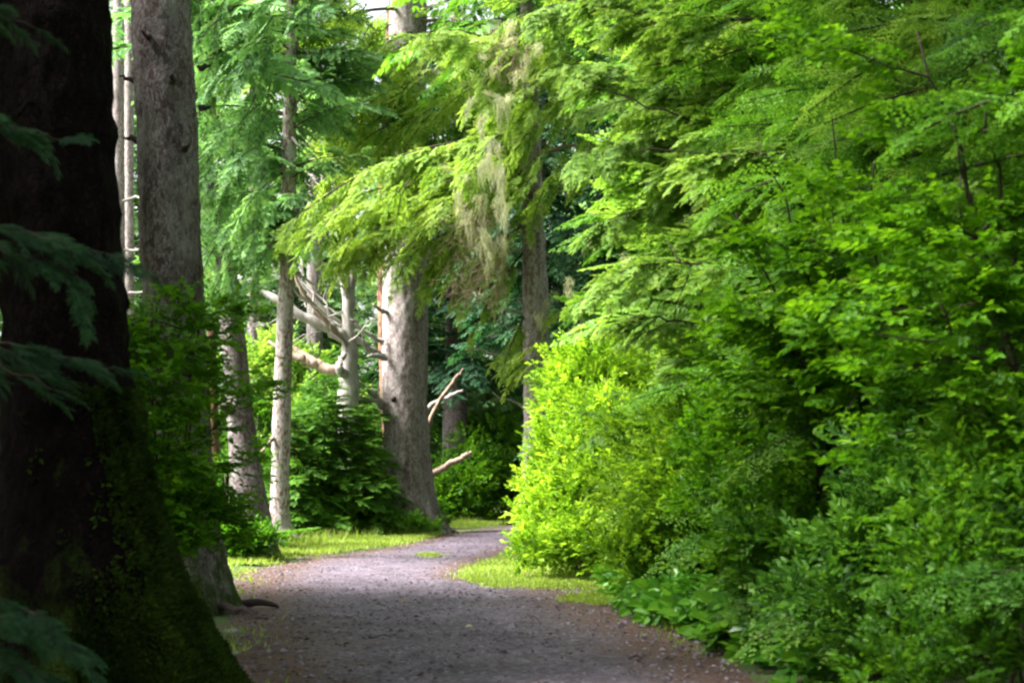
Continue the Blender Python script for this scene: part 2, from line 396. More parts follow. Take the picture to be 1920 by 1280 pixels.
B_XLO = [bough(rng, SP_XLO, n=6, droop=rng.uniform(.25, .45), rise=rng.uniform(.05, .15), top=1) for _ in range(3)]
B_SPRUCE = [bough(rng, [spray(rng, twig_lo(rng, .36), n=7, l0=.38, ang=(58, 40), droop=.3) for _ in range(3)], n=9, droop=rng.uniform(.35, .55), rise=rng.uniform(.1, .2), l0=.42) for _ in range(4)]
LT_BUSH = [leaf_twig(rng, 8, .30, .17) for _ in range(4)]
LT_MAPLE = [leaf_twig(rng, 10, .27, .20, 62, .1, -.05) for _ in range(3)]
LT_BIG = [leaf_twig(rng, 5, .62, .46, 60, .12, .05) for _ in range(3)]

def boughs_at(P, D, L, rng, kinds, tv=.12, tb=0.0, roll=.25):
    out = []; pick = rng.integers(len(kinds), size=len(P)); P, D, L = np.asarray(P), np.asarray(D), np.asarray(L)
    for k in range(len(kinds)):
        m = pick == k
        if not m.any(): continue
        U = np.tile([0, 0, 1.0], (m.sum(), 1)) + rng.normal(0, roll, (m.sum(), 3))
        out.append(place(kinds[k], frames(D[m], U, L[m]), P[m], rng.normal(tb, tv, m.sum())))
    return G.join(out)

def crown(rng, axis, z0, z1, n, lmax, kinds, lmin=.3, pitch=(-.05, .25), shape=1.0, az=None, azw=math.pi, tv=.12, tb=0.0, low=1.0):
    """boughs round a trunk axis function axis(z)->xy; longest near the base of the crown"""
    P, D, L = [], [], []
    for i in range(n):
        f = (i + rng.uniform(0, 1)) / n; z = z0 + (z1 - z0) * f
        a = (i * 2.39996 + rng.normal(0, .3)) if az is None else az + rng.uniform(-azw, azw)
        x, y = axis(z); P.append((x, y, z))
        D.append((math.cos(a), math.sin(a), rng.uniform(*pitch) + .35 * f * f))
        prof = (1 - f) ** shape * (low + (1 - low) * min(1, f * 4))
        L.append((lmin + (lmax - lmin) * prof) * rng.uniform(.75, 1.15))
    return boughs_at(P, D, L, rng, kinds, tv, tb)

def snoise(V, seed, f=1.0):
    r = np.random.default_rng(seed); out = np.zeros(len(V))
    for k in range(9):
        w = r.normal(0, 1, 3); w = w / np.linalg.norm(w) * f * (1.0 + .45 * k); out += np.sin(V @ w + r.uniform(0, 6.28)) / (1 + .4 * k)
    return out / 3.0

def trunk_geo(cs, rs, seg=40, lobes=(), rough=.03, seed=0, step=.12, ry=None):
    """rings from control centres (n,3) and radii (n,), lobes: (angle, width, reach, height)"""
    cs, rs = np.asarray(cs, float), np.asarray(rs, float)
    o = np.argsort(cs[:, 2]); cs, rs = cs[o], rs[o]
    zt = cs[-1, 2]; zs = np.arange(cs[0, 2], zt, step)
    if len(zs) > 260: zs = np.concatenate([np.linspace(cs[0, 2], cs[0, 2] + 12, 150, endpoint=False), np.linspace(cs[0, 2] + 12, zt, 40)])
    cx, cy, rr = (np.interp(zs, cs[:, 2], q) for q in (cs[:, 0], cs[:, 1], rs))
    th = np.linspace(0, 2 * np.pi, seg, endpoint=False)
    TH, ZS = np.meshgrid(th, zs)
    r = np.repeat(rr[:, None], seg, 1); rn = np.minimum(rr, np.interp(cs[0, 2] + 4, zs, rr) * 1.7)[:, None] if ry is None else 0
    ex, ey = np.cos(TH), np.sin(TH)
    add = np.zeros_like(r)
    for (a, w, reach, h) in lobes:
        d = np.angle(np.exp(1j * (TH - a))); add += reach * np.exp(-(d / w) ** 2) * np.exp(-np.maximum(ZS - zs[0], 0) / h)
    X = cx[:, None] + ex * (r + add); Y = cy[:, None] + ey * (np.minimum(r, rn) + add); V = np.stack([X, Y, ZS], 2).reshape(-1, 3)
    nz = snoise(V, seed, 7) * .5 + snoise(V, seed + 1, 22) * .3 + snoise(V * [1, 1, .5], seed + 2, 60) * .2
    N = np.stack([ex, ey, 0 * ex], 2).reshape(-1, 3)
    V = V + N * (nz * rough)[:, None]
    n = len(zs); i = np.arange(n - 1)[:, None] * seg; j = np.arange(seg)[None]; k = (j + 1) % seg
    F = np.stack([i + j, i + k, i + seg + k, i + seg + j], 2).reshape(-1, 4)
    return G(V, F), (lambda z: (np.interp(z, zs, cx), np.interp(z, zs, cy))), (lambda z: np.interp(z, zs, rr))

def trunk_px(Y, edges, ztop, rtop, **kw):
    cs, rs = [], []
    for (py, xl, xr) in edges:
        a, b = at(xl, py, Y), at(xr, py, Y); cs.append((a + b) / 2); rs.append((b[0] - a[0]) / 2)
    cs, rs = np.array(cs), np.array(rs); k = np.argmax(cs[:, 2])
    cs = np.vstack([cs, [cs[k, 0] , cs[k, 1], ztop]]); rs = np.append(rs, rtop)
    return trunk_geo(cs, rs, **kw)

def stub(p0, d, l, r, rng, seg=6, wob=.03, fork=0):
    d = np.asarray(d, float); d /= np.linalg.norm(d)
    P = bent(p0, np.asarray(p0) + d * l, 7, rng.normal(0, .04) * l, wob * l, rng)
    gs = [tubeg(P, np.linspace(r, r * .25, 7), seg)]
    for _ in range(fork):
        i = rng.integers(2, 6); dd = d + rng.normal(0, .5, 3)
        Q = bent(P[i], P[i] + dd / np.linalg.norm(dd) * l * rng.uniform(.25, .5), 5, 0, wob * l * .6, rng)
        gs.append(tubeg(Q, np.linspace(r * .45, r * .12, 5), 5))
    return G.join(gs)

# ================================================================== SETTING
rng = np.random.default_rng(21)
GZ = -0.03
def terrain():
    a = np.concatenate([-np.geomspace(400, 14, 26), np.linspace(-13, 13, 105), np.geomspace(14, 400, 26)])
    b = np.concatenate([-np.geomspace(400, 9, 18), np.linspace(-8, 60, 240), np.geomspace(62, 400, 22)])
    X, Y = np.meshgrid(a, b); V = np.stack([X, Y, 0 * X], 2).reshape(-1, 3)
    side = np.clip((np.abs(V[:, 0]) - 3.0) / 8, 0, 1)
    V[:, 2] = GZ + .02 * snoise(V, 5, 3.0) * (1 + 4 * side) - .01
    n, m = len(a), len(b); i = np.arange(m - 1)[:, None] * n; j = np.arange(n - 1)[None]
    F = np.stack([i + j, i + j + 1, i + n + j + 1, i + n + j], 2).reshape(-1, 4)
    return G(V, F)
tag(build('ground', terrain(), ['ground'], smooth=True), kind='structure')

def smooth_curve(pts, n):
    P = np.array([p[:2] for p in pts], float); d = np.concatenate([[0], np.cumsum(np.linalg.norm(np.diff(P, axis=0), axis=1))]); d /= d[-1]
    t = np.linspace(0, 1, n); Q = np.stack([np.interp(t, d, P[:, 0]), np.interp(t, d, P[:, 1])], 1)
    for _ in range(6):
        Q[1:-1] = .25 * Q[:-2] + .5 * Q[1:-1] + .25 * Q[2:]
    return Q
def gp(*l): return [gnd(x, y)[:2] for x, y in l]
LEFT = smooth_curve([(-2.3, -6), (-2.1, 5)] + gp((445, 1290), (430, 1170), (435, 1090), (455, 1068), (560, 1047), (680, 1031), (760, 1019), (830, 1000), (880, 993), (975, 982)) + [(6, 56), (14, 60)], 220)
RIGHT = smooth_curve([(2.2, -6), (2.1, 5)] + gp((1470, 1290), (1290, 1190), (1150, 1120), (1090, 1104), (930, 1101), (872, 1084), (890, 1062), (950, 1045), (985, 1028), (1005, 1010), (1010, 1000)) + [(4.5, 45), (13, 48)], 220)
def path():
    m = 30; s = np.linspace(0, 1, m)
    # pair the two edges by their distance along the view
    L, Rr = LEFT, RIGHT
    V = L[:, None] * (1 - s)[None, :, None] + Rr[:, None] * s[None, :, None]
    E = np.repeat((np.abs(s - .5) * 2)[None], len(L), 0) ** 3
    V = np.concatenate([V, np.zeros(V.shape[:2] + (1,))], 2).reshape(-1, 3)
    V[:, 2] = .012 + .010 * snoise(V, 9, 2.0) + .006 * snoise(V, 10, 9.0) - .05 * E.ravel() ** 2
    n = len(L); i = np.arange(n - 1)[:, None] * m; j = np.arange(m - 1)[None]
    F = np.stack([i + j, i + j + 1, i + m + j + 1, i + m + j], 2).reshape(-1, 4)
    return G(V, F), E.ravel()
pg, pe = path()
tag(build('path', pg, ['path'], smooth=True, vattr={'edge': pe}), kind='structure')

def in_poly(P, poly):
    x, y = P[:, 0], P[:, 1]; ins = np.zeros(len(P), bool); q = np.array(poly)
    for i in range(len(q)):
        (x0, y0), (x1, y1) = q[i], q[i - 1]
        c = ((y0 > y) != (y1 > y)) & (x < (x1 - x0) * (y - y0) / (y1 - y0 + 1e-12) + x0); ins ^= c
    return ins
PATHPOLY = np.concatenate([LEFT, RIGHT[::-1]])
def scatter(poly, n, rng):
    q = np.array(poly); lo, hi = q.min(0), q.max(0); P = lo + (hi - lo) * rng.random((int(n * 4), 2))
    P = P[in_poly(P, q)]; return P[:n]
def blades(P, rng, h=(.04, .11), w=.012, z=0.0):
    n = len(P); B = np.concatenate([P, np.full((n, 1), z)], 1)
    D = np.stack([rng.normal(0, .5, n), rng.normal(0, .5, n), np.ones(n)], 1)
    a = rng.uniform(0, 6.28, n); N = np.stack([np.cos(a), np.sin(a), 0 * a], 1)
    g = diamond(B, D, N, rng.uniform(*h, n), np.full(n, w) * rng.uniform(.6, 1.5, n), rng)
    g.T = np.clip(.5 + .5 * snoise(B, 3, 2.5) * .5 + rng.normal(0, .15, n), 0, 1); return g

# gravel, dead needles and bits strewn on the path
def stones(P, rng, s, z=.012, flat=.55):
    n = len(P); o = np.array([[1, 0, 0], [0, 1, 0], [-1, 0, 0], [0, -1, 0], [0, 0, 1.0], [0, 0, -.5]], float)
    f = np.array([[0, 1, 4, 4], [1, 2, 4, 4], [2, 3, 4, 4], [3, 0, 4, 4]]); b = np.array([[0, 1, 2, 3]])
    V = o[None] * rng.uniform(.6, 1.3, (n, 6, 3)) * np.asarray(s)[:, None, None]; V[:, :, 2] *= flat
    a = rng.uniform(0, 6.28, n); c, sn = np.cos(a), np.sin(a); X = V[..., 0] * c[:, None] - V[..., 1] * sn[:, None]; Yy = V[..., 0] * sn[:, None] + V[..., 1] * c[:, None]
    V = np.stack([X, Yy, V[..., 2]], 2) + np.concatenate([P, np.full((n, 1), z)], 1)[:, None]
    q = np.array([[0, 1, 4, 5], [2, 3, 4, 5]])
    F = np.array([[4, 0, 1, 1], [4, 1, 2, 2], [4, 2, 3, 3], [4, 3, 0, 0]])
    # pyramidal pebbles: give every triangle an extra middle vertex
    Vm = np.concatenate([V[:, :5], (V[:, [0, 1, 2, 3]] + V[:, [1, 2, 3, 0]]) * .5 + np.array([0, 0, .0])], 1)
    Fm = np.array([[4, 0, 5, 1], [4, 1, 6, 2], [4, 2, 7, 3], [4, 3, 8, 0]])
    return G(Vm.reshape(-1, 3), (Fm[None] + (np.arange(n) * 9)[:, None, None]).reshape(-1, 4), np.repeat(rng.random(n), 4))
M['yellow_leaf'] = foliage_mat('yellow_leaf', (0.3, 0.2, 0.03), (0.45, 0.32, 0.04), (0.6, 0.45, 0.06), 0.2)
M['pebble'] = foliage_mat('pebbles', (0.018, 0.014, 0.018), (0.08, 0.067, 0.087), (0.19, 0.17, 0.20), 0.0, 0.7, 0.3)
pp = scatter(PATHPOLY[(PATHPOLY[:, 1] < 47)], 26000, rng); pp = pp[(pp[:, 1] > 7)]
near = pp[rng.random(len(pp)) < np.clip(14 / pp[:, 1], .2, 1)]
tag(build('gravel', stones(near, rng, rng.gamma(3, .0045, len(near)) + .005), ['pebble']), kind='stuff')
lp = scatter(PATHPOLY[PATHPOLY[:, 1] < 40], 16000, rng); lp = lp[lp[:, 1] > 7]
ex = np.interp(lp[:, 1], LEFT[:130, 1], LEFT[:130, 0]); ed = np.minimum(np.abs(lp[:, 0] - ex), np.abs(lp[:, 0] - np.interp(lp[:, 1], RIGHT[:90, 1], RIGHT[:90, 0])))
lp = lp[rng.random(len(lp)) < np.exp(-ed / .5) * .9 + .16]
n = len(lp); a = rng.uniform(0, 6.28, n)
lg = diamond(np.concatenate([lp, np.full((n, 1), .03)], 1), np.stack([np.cos(a), np.sin(a), rng.normal(0, .15, n)], 1), np.tile([0, 0, 1.0], (n, 1)) + rng.normal(0, .3, (n, 3)), rng.uniform(.03, .09, n), rng.uniform(.006, .03, n), rng)
lg.T = np.clip(rng.beta(1.0, 5, n), 0, 1)
tag(build('leaf_litter', lg, ['litter']), kind='stuff')

# grass verges
gv = []
for poly, nb, hh in ((gp((405, 1066), (455, 1062), (560, 1045), (680, 1030), (770, 1017), (820, 1003), (800, 990), (640, 1003), (400, 1028)), 42000, (.05, .16)),
                     (gp((866, 1086), (890, 1062), (950, 1044), (1010, 1020), (1180, 1035), (1190, 1095), (1120, 1108), (930, 1104)), 42000, (.03, .10)),
                     (gp((1060, 1128), (1080, 1115), (1160, 1112), (1170, 1135), (1120, 1134)), 4500, (.03, .08)),
                     (gp((785, 1040), (800, 1037), (826, 1040), (812, 1046), (792, 1045)), 900, (.03, .07)),
                     (gp((850, 990), (900, 988), (985, 979), (1020, 970), (860, 972)), 12000, (.05, .2))):
    P = scatter(poly, int(nb * .8), rng); P = P + rng.normal(0, .10, P.shape); P = P[rng.random(len(P)) < np.clip(.75 + .6 * snoise(np.concatenate([P, 0 * P[:, :1]], 1), 41, 1.8), .12, 1)]
    gv.append(blades(P, rng, hh, .02))
for edge in (LEFT, RIGHT):                                            # ragged tufts along the edges
    k = rng.integers(20, 150, 5000); P = edge[k] + rng.normal(0, .16, (5000, 2)) * np.array([1, 2.0]); P = P[(P[:, 1] > 8)]
    P = P[snoise(np.concatenate([P, 0 * P[:, :1]], 1), 77, 2.5) > .15]
    gv.append(blades(P, rng, (.02, .09), .015))
for poly, nb in ((gp((405, 1050), (520, 1040), (640, 1018), (780, 1006), (800, 992), (640, 1003), (400, 1026)), 2600), (gp((1000, 1040), (1180, 1060), (1180, 1090), (1120, 1085), (1010, 1062)), 1500), (gp((850, 988), (985, 979), (1020, 970), (860, 972)), 1200)):
    P = scatter(poly, nb, rng); P = P[snoise(np.concatenate([P, 0 * P[:, :1]], 1), 61, 2.2) > -.1]; gv.append(blades(P, rng, (.15, .42), .016))
tag(build('grass', G.join(gv), ['grass']), kind='stuff')

# ================================================================== TREES ON THE LEFT AND IN THE MIDDLE
def tree_thing(name, label, base, cat='tree', group=None): return thing(name, label, cat, tuple(base), group)
def part(name, g, mats, t, smooth=False, label=None):
    o = build(name, g, mats, t, smooth, origin=t.location); 
    if label: o['label'] = label
    return o

rng = np.random.default_rng(31)
# A: huge dark trunk close on the left, mossy root flare
A_Y = 10.0
tg, axA, rA = trunk_px(A_Y, [(0, -8, 200), (250, 0, 208), (450, 3, 219), (600, 6, 230), (750, 4, 246), (900, 0, 276), (1000, -20, 306), (1100, -55, 342), (1180, -95, 386), (1250, -135, 436), (1320, -160, 480)],
                       26, .10, seg=72, rough=.075, seed=3, step=.07, lobes=((-.75, .20, .10, .30), (-1.35, .22, .26, .35), (-2.1, .25, .22, .4)))
baseA = np.array([*axA(0), GZ])
A = tree_thing('spruce_tree', 'huge dark spruce at the path edge, nearest trunk, with a mossy flared base', baseA)
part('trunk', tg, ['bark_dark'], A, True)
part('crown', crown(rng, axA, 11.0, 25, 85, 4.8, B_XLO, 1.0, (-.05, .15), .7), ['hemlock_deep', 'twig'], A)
# moss tufts on the flare
def trunk_moss(tg, sel, n, rng, size=.035):
    Q = tg.V[tg.F].mean(1); e1 = tg.V[tg.F[:, 1]] - tg.V[tg.F[:, 0]]; e2 = tg.V[tg.F[:, 3]] - tg.V[tg.F[:, 0]]
    N = np.cross(e1, e2); ar = np.linalg.norm(N, axis=1); N = N / (ar[:, None] + 1e-12)
    w = ar * sel(Q, N); w /= w.sum(); k = rng.choice(len(Q), n, p=w)
    P = Q[k] + rng.uniform(-.5, .5, (n, 1)) * e1[k] + rng.uniform(-.5, .5, (n, 1)) * e2[k]
    D = N[k] + rng.normal(0, .6, (n, 3)) + np.array([0, 0, .1])
    g = diamond(P - N[k] * .004, D, np.cross(N[k], rng.normal(0, 1, (n, 3))), size * rng.uniform(.4, 1.4, n), size * .45 * rng.uniform(.6, 1.4, n), rng)
    g.T = np.clip(.45 + .35 * snoise(P, 8, 6) + rng.normal(0, .12, n), 0, 1); return g
selA = lambda Q, N: np.clip((snoise(Q, 12, 3.5) * .5 + .15 + .75 * N[:, 0] - .34 * np.abs(Q[:, 2] - .3)), 0, 1) * (Q[:, 2] < 2.1) * (N[:, 1] < .5)
part('moss', trunk_moss(tg, selA, 30000, rng, .05), ['moss'], A)
rt = []
for p, q, r0 in (((300, 1262), (560, 1330), .10), ((200, 1275), (470, 1345), .12), ((60, 1268), (130, 1350), .11)):
    a_, b_ = gnd(*p), gnd(*q); a_[2] = .10; b_[2] = -.06; rt.append(tubeg(bent(a_, b_, 9, .03, .03, rng), np.linspace(r0, .03, 9), 10))
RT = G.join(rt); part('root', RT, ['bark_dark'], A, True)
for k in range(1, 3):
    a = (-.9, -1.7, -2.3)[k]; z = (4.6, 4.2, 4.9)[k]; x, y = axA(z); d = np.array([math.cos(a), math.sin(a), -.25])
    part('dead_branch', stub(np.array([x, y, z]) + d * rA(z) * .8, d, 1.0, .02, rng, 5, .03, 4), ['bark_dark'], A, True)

# B: grey trunk behind it
tg, axB, rB = trunk_px(17.0, [(0, 247, 354), (120, 250, 361), (250, 257, 370), (380, 261, 374), (480, 264, 378), (600, 274, 383), (700, 283, 389), (800, 289, 394), (900, 294, 402), (1000, 298, 415), (1060, 298, 428), (1100, 290, 440), (1150, 270, 458)],
                       27, .10, seg=64, rough=.035, seed=13, step=.09, lobes=((-.25, .3, .10, .25), (-1.3, .3, .25, .4), (-2.3, .3, .2, .4)))
B = tree_thing('spruce_tree', 'tall grey scaly barked spruce, second trunk along the edge of the path', [*axB(0), GZ])
part('trunk', tg, ['bark_grey'], B, True)
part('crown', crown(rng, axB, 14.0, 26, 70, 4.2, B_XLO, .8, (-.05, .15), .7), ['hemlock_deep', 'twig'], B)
for (px, py, a, l) in ((258, 150, 2.9, .25), (285, 75, -1.9, .22), (322, 155, -1.3, .2), (262, 265, 3.0, .22), (372, 130, -.1, .16), (374, 205, .0, .14), (345, 280, -1.0, .16)):
    p = at(px, py, 17.0 - (rB(at(px, py, 17)[2]) * .85 if -2.6 < a < -.5 else 0))
    part('branch_stub', stub(p, (math.cos(a), math.sin(a), .25), l, .05, rng, 7, .06), ['stub'], B, True)
rr = gnd(455, 1140); part('root', G.join([tubeg(bent(rr + [-.15, 0, .05], gnd(520, 1140) + [0, 0, .02], 8, .02, .015, rng), np.linspace(.07, .025, 8), 8),
                                         tubeg(bent(rr + [-.3, -.2, .06], gnd(500, 1160), 8, .02, .02, rng), np.linspace(.05, .02, 8), 8)]), ['stub'], B, True)

# C: leaning pale trunk further back
tg, axC, rC = trunk_px(28.0, [(200, 338, 376), (400, 380, 420), (540, 404, 447), (650, 416, 462), (750, 424, 472), (850, 430, 485), (930, 430, 500), (990, 424, 512), (1050, 412, 530)],
                       20, .10, seg=40, rough=.035, seed=23, lobes=((-.5, .3, .15, .4), (-1.7, .3, .2, .4)))
Ct = tree_thing('spruce_tree', 'leaning spruce with a pale side, bush at its foot, behind the grey trunk', [*axC(0), GZ])
part('trunk', tg, ['bark_grey'], Ct, True)
part('crown', crown(rng, axC, 9.5, 19.5, 60, 3.2, B_XLO, .6), ['spruce', 'twig'], Ct)
p = at(432, 765, 28 - .25); part('burl', stub(p, (-.6, -.7, .2), .25, .14, rng, 9, .05), ['stub'], Ct, True)

# thin pale trunk between them
tg, ax, r_ = trunk_px(31.0, [(450, 388, 402), (600, 388, 404), (700, 388, 407), (850, 390, 412), (1030, 388, 416)], 12, .04, seg=16, rough=.015, seed=5)
t = tree_thing('hemlock_tree', 'thin brown pole of a young hemlock beside the leaning trunk', [*ax(0), GZ]); part('trunk', tg, ['bark_red'], t, True)
part('crown', crown(rng, ax, 5.5, 12, 30, 1.7, B_LO, .4), ['spruce', 'twig'], t)

# D: slim pale trunk with blue green spruce crown
tg, axD, rD = trunk_px(35.0, [(0, 538, 560), (150, 534, 558), (250, 529, 555), (380, 528, 555), (480, 526, 553), (600, 519, 550), (700, 515, 547), (800, 510, 545), (900, 508, 542), (950, 506, 542), (990, 500, 548), (1018, 482, 570)],
                       19, .05, seg=32, rough=.02, seed=33, lobes=((-.4, .3, .22, .15), (-2.2, .3, .2, .2)))
D = tree_thing('spruce_tree', 'slim pale grey trunk with tiers of blue green foliage above the verge', [*axD(0), GZ])
part('trunk', tg, ['bark_slim'], D, True)
P, Dd, L = [], [], []
for i in range(135):
    f = rng.random(); z = 8.9 + 8.6 * f; a = rng.uniform(0, 6.28); P.append((*axD(z), z)); Dd.append((math.cos(a), math.sin(a), rng.uniform(-.1, .3))); L.append(rng.uniform(1.7, 3.1) * (1.05 - .35 * f))
for i in range(44):
    z = rng.uniform(7.0, 8.5); a = rng.uniform(2.0, 5.2); P.append((*axD(z), z)); Dd.append((math.cos(a), math.sin(a), rng.uniform(-.15, .15))); L.append(rng.uniform(1.3, 2.3))
part('crown', boughs_at(P, Dd, L, rng, B_SPRUCE), ['spruce', 'twig'], D)
for (a, b, z) in (((540, 255), (575, 275), 0), ((527, 320), (470, 322), 0), ((530, 385), (490, 360), 0), ((548, 480), (508, 430), 0), ((550, 540), (640, 610), 0), ((549, 510), (640, 545), 0)):
    p, q = at(*a, 35), at(*b, 34.6); part('dead_branch', tubeg(bent(p, q, 7, -.06, .04, rng), np.linspace(.045, .012, 7), 6), ['dead'], D, True)
p = at(512, 820, 34.8); part('branch_stub', stub(p, (-.5, -.3, -.7), .55, .06, rng), ['deadbrown'], D, True)
r0 = at(530, 1005, 34.8)
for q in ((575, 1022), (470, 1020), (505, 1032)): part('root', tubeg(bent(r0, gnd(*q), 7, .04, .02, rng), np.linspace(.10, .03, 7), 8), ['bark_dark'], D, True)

# E: twisted dead tree
EY = 40.0; S40 = EY / FPX
def snag(points, mat, t, name, Y=EY, seg=12, sm=4):
    P = np.array([at(x, y, Y + dz) for x, y, _, dz in points]); r = np.array([p[2] * S40 for p in points])
    tt = np.linspace(0, 1, len(P)); u = np.linspace(0, 1, len(P) * sm); P = np.stack([np.interp(u, tt, P[:, k]) for k in range(3)], 1); r = np.interp(u, tt, r)
    for _ in range(3): P[1:-1] = .25 * P[:-2] + .5 * P[1:-1] + .25 * P[2:]
    P[1:-1] += RNG.normal(0, .02, P[1:-1].shape)
    return part(name, tubeg(P, r, seg), [mat], t, True)
E = tree_thing('dead_tree', 'bleached twisted dead snag with bare crooked limbs', [*at(660, 1000, EY)[:2], GZ])
snag([(662, 1004, 26, 0), (656, 800, 22, 0), (653, 720, 20, 0), (657, 660, 16, 0), (654, 600, 11, 0), (650, 540, 10, 0), (641, 470, 8, 0), (633, 400, 7, 0), (612, 350, 5, 0), (596, 305, 3, 0)], 'dead', E, 'trunk')
snag([(655, 640, 12, 0), (630, 622, 12, -.2), (600, 608, 10, -.4), (560, 590, 9, -.5), (510, 556, 7, -.5), (448, 518, 4, -.4)], 'dead', E, 'limb')
snag([(640, 400, 6, 0), (615, 378, 6, -.2), (590, 358, 5, -.3), (572, 336, 3, -.3)], 'dead', E, 'limb')
snag([(656, 600, 8, .1), (662, 520, 7, .3), (650, 460, 6, .4), (655, 400, 4, .5)], 'dead', E, 'limb')
snag([(650, 560, 6, 0), (640, 520, 5, -.3), (626, 490, 4, -.5)], 'dead', E, 'limb')
snag([(655, 705, 9, 0), (640, 700, 9, -.4), (634, 682, 7, -.5), (646, 664, 5, -.4)], 'dead', E, 'limb')
snag([(652, 655, 5, -.1), (610, 600, 5, -.6), (575, 560, 4, -.8), (545, 505, 3, -.9)], 'deadbrown', E, 'limb')
for a, b, r0 in (((560, 590), (500, 480), 3), ((600, 608), (560, 470), 3), ((640, 610), (560, 500), 2.5), ((655, 600), (720, 650), 3), ((650, 560), (590, 470), 2.5), ((600, 600), (690, 560), 2), ((655, 640), (700, 600), 2.5), ((560, 590), (470, 610), 2.5), ((620, 615), (540, 640), 2), ((640, 480), (600, 430), 2.5), ((640, 500), (690, 450), 2), ((650, 660), (560, 560), 2.5), ((633, 400), (660, 330), 2), ((612, 350), (570, 320), 1.8)):
    p, q = at(*a, EY - .3), at(*b, EY - rng.uniform(-.4, 1.2)); part('dead_branch', stub(p, q - p, np.linalg.norm(q - p), r0 * S40, rng, 5, .035, 3), ['dead'], E, True)
t = thing('fallen_limb', 'thick splintered brown limb lying level against the dead snag', 'dead limb', tuple(at(640, 690, 40.3)))
snag([(648, 692, 9, 0), (622, 696, 12, 0), (596, 683, 9, 0), (575, 678, 11, 0), (556, 668, 7, 0), (530, 658, 5, 0), (505, 640, 3, .2)], 'deadbrown', t, 'limb', 40.4)
snag([(600, 684, 9, 0), (570, 664, 7, .2), (548, 650, 4, .3)], 'deadbrown', t, 'splinter', 40.4)

# F: the big pale trunk in the middle
tg, axF, rF = trunk_px(42.0, [(0, 731, 800), (100, 728, 800), (300, 721, 801), (520, 717, 803), (600, 717, 803), (700, 716, 802), (760, 716, 802), (850, 721, 807), (920, 728, 815), (965, 733, 827), (985, 735, 838), (1002, 725, 856)],
                       32, .2, seg=64, rough=.05, seed=43, lobes=((-.35, .16, .30, .35), (-.85, .18, .35, .6), (-1.6, .2, .3, .5), (-2.4, .25, .3, .4)))
F = tree_thing('spruce_tree', 'massive pale grey spruce at the bend of the path, bare dead limbs below its foliage', [*axF(0), GZ])
part('trunk', tg, ['bark_pale'], F, True)
tg2, _, _ = trunk_px(42.6, [(60, 722, 738), (300, 712, 730), (450, 706, 727), (600, 708, 728), (720, 712, 735), (900, 722, 750)], 16, .05, seg=20, rough=.03, seed=47)
part('second_stem', tg2, ['bark_red'], F, True)
for pts in ([(722, 668, 6, -.6), (690, 652, 6, -.9), (640, 610, 5, -1.3), (600, 575, 4, -1.5), (552, 508, 2, -1.6)],
            [(724, 672, 6, -.6), (706, 666, 5, -.9), (690, 668, 3, -1.1)],
            [(720, 640, 5, -.5), (690, 628, 4, -.8), (660, 600, 3, -1.0), (610, 575, 2, -1.1)],
            [(718, 756, 6, -.4), (695, 735, 6, -.8), (668, 715, 5, -1.0), (642, 704, 3, -1.1)],
            [(720, 766, 5, -.4), (700, 750, 4, -.8), (668, 746, 3, -1.0)],
            [(700, 740, 4, -.7), (690, 725, 3, -.9), (672, 722, 2, -1.0)],
            [(727, 585, 5, -.4), (712, 580, 4, -.7), (700, 570, 2, -.9)],
            [(800, 18, 6, -.2), (830, 5, 5, -.5), (862, -15, 4, -.8)]):
    snag(pts, 'dead', F, 'dead_branch', 42.0, 8)
p = at(739, 748, 42 - rF(3.6) * .88); part('knot', stub(p, (-.3, -1, 0), .12, .11, rng, 9, .02), ['stub'], F, True)
def bough_px(lst, rng, kinds, tv=.10, tb=0.0):
    P = np.array([at(a, b, Y) for a, b, _, _, Y, _ in lst]); Q = np.array([at(c, d, Y2) for _, _, c, d, _, Y2 in lst])
    return boughs_at(P, Q - P, np.linalg.norm(Q - P, axis=1), rng, kinds, tv, tb)
def sweep(p0, p1, sag, n, size, rng, kinds, wood=.05, droop=.35, tb=0.0, fan=.8, tail=.3):
    n = int(n * 1.5)
    """a long limb with drooping branches along it"""
    P = bent(p0, p1, 24, sag, 0, rng); T = np.gradient(P, axis=0); T /= np.linalg.norm(T, axis=1, keepdims=True)
    k = rng.uniform(tail, 1, n); k = np.sort(k); Pp = np.stack([np.interp(k * 23, np.arange(24), P[:, j]) for j in range(3)], 1); Tt = np.stack([np.interp(k * 23, np.arange(24), T[:, j]) for j in range(3)], 1)
    side = np.cross(Tt, [0, 0, 1.0]); side /= np.linalg.norm(side, axis=1, keepdims=True); s = rng.choice((-1, 1), n)[:, None] * rng.uniform(.2, fan, n)[:, None]
    D = Tt * .8 + side * s + np.array([0, 0, -1.0]) * droop * rng.uniform(.2, 1.3, n)[:, None]
    Ls = size * rng.uniform(.6, 1.15, n) * (1.1 - .35 * k)
    g = boughs_at(Pp, D, Ls, rng, kinds, .10, tb)
    return G.join([g, tubeg(P, np.linspace(wood, wood * .25, 24), 7).slot(1)])
def mass(poly, n, dx, dy, Ys, size, rng, kinds, tv=.12, tb=0.0, sp=.5):
    """branches filling a lump of a crown: starts inside an outline at depths Ys, all hanging one way"""
    q = scatter(poly, n, rng); Y = rng.uniform(*Ys, len(q)); P = np.array([at(a, b, y) for (a, b), y in zip(q, Y)])
    k = np.array([dx, 0, -dy], float); k /= np.linalg.norm(k)
    D = k + rng.normal(0, sp, (len(q), 3)) * [.6, 1.2, .5]
    return boughs_at(P, D, size * rng.uniform(.6, 1.25, len(q)), rng, kinds, tv, tb)
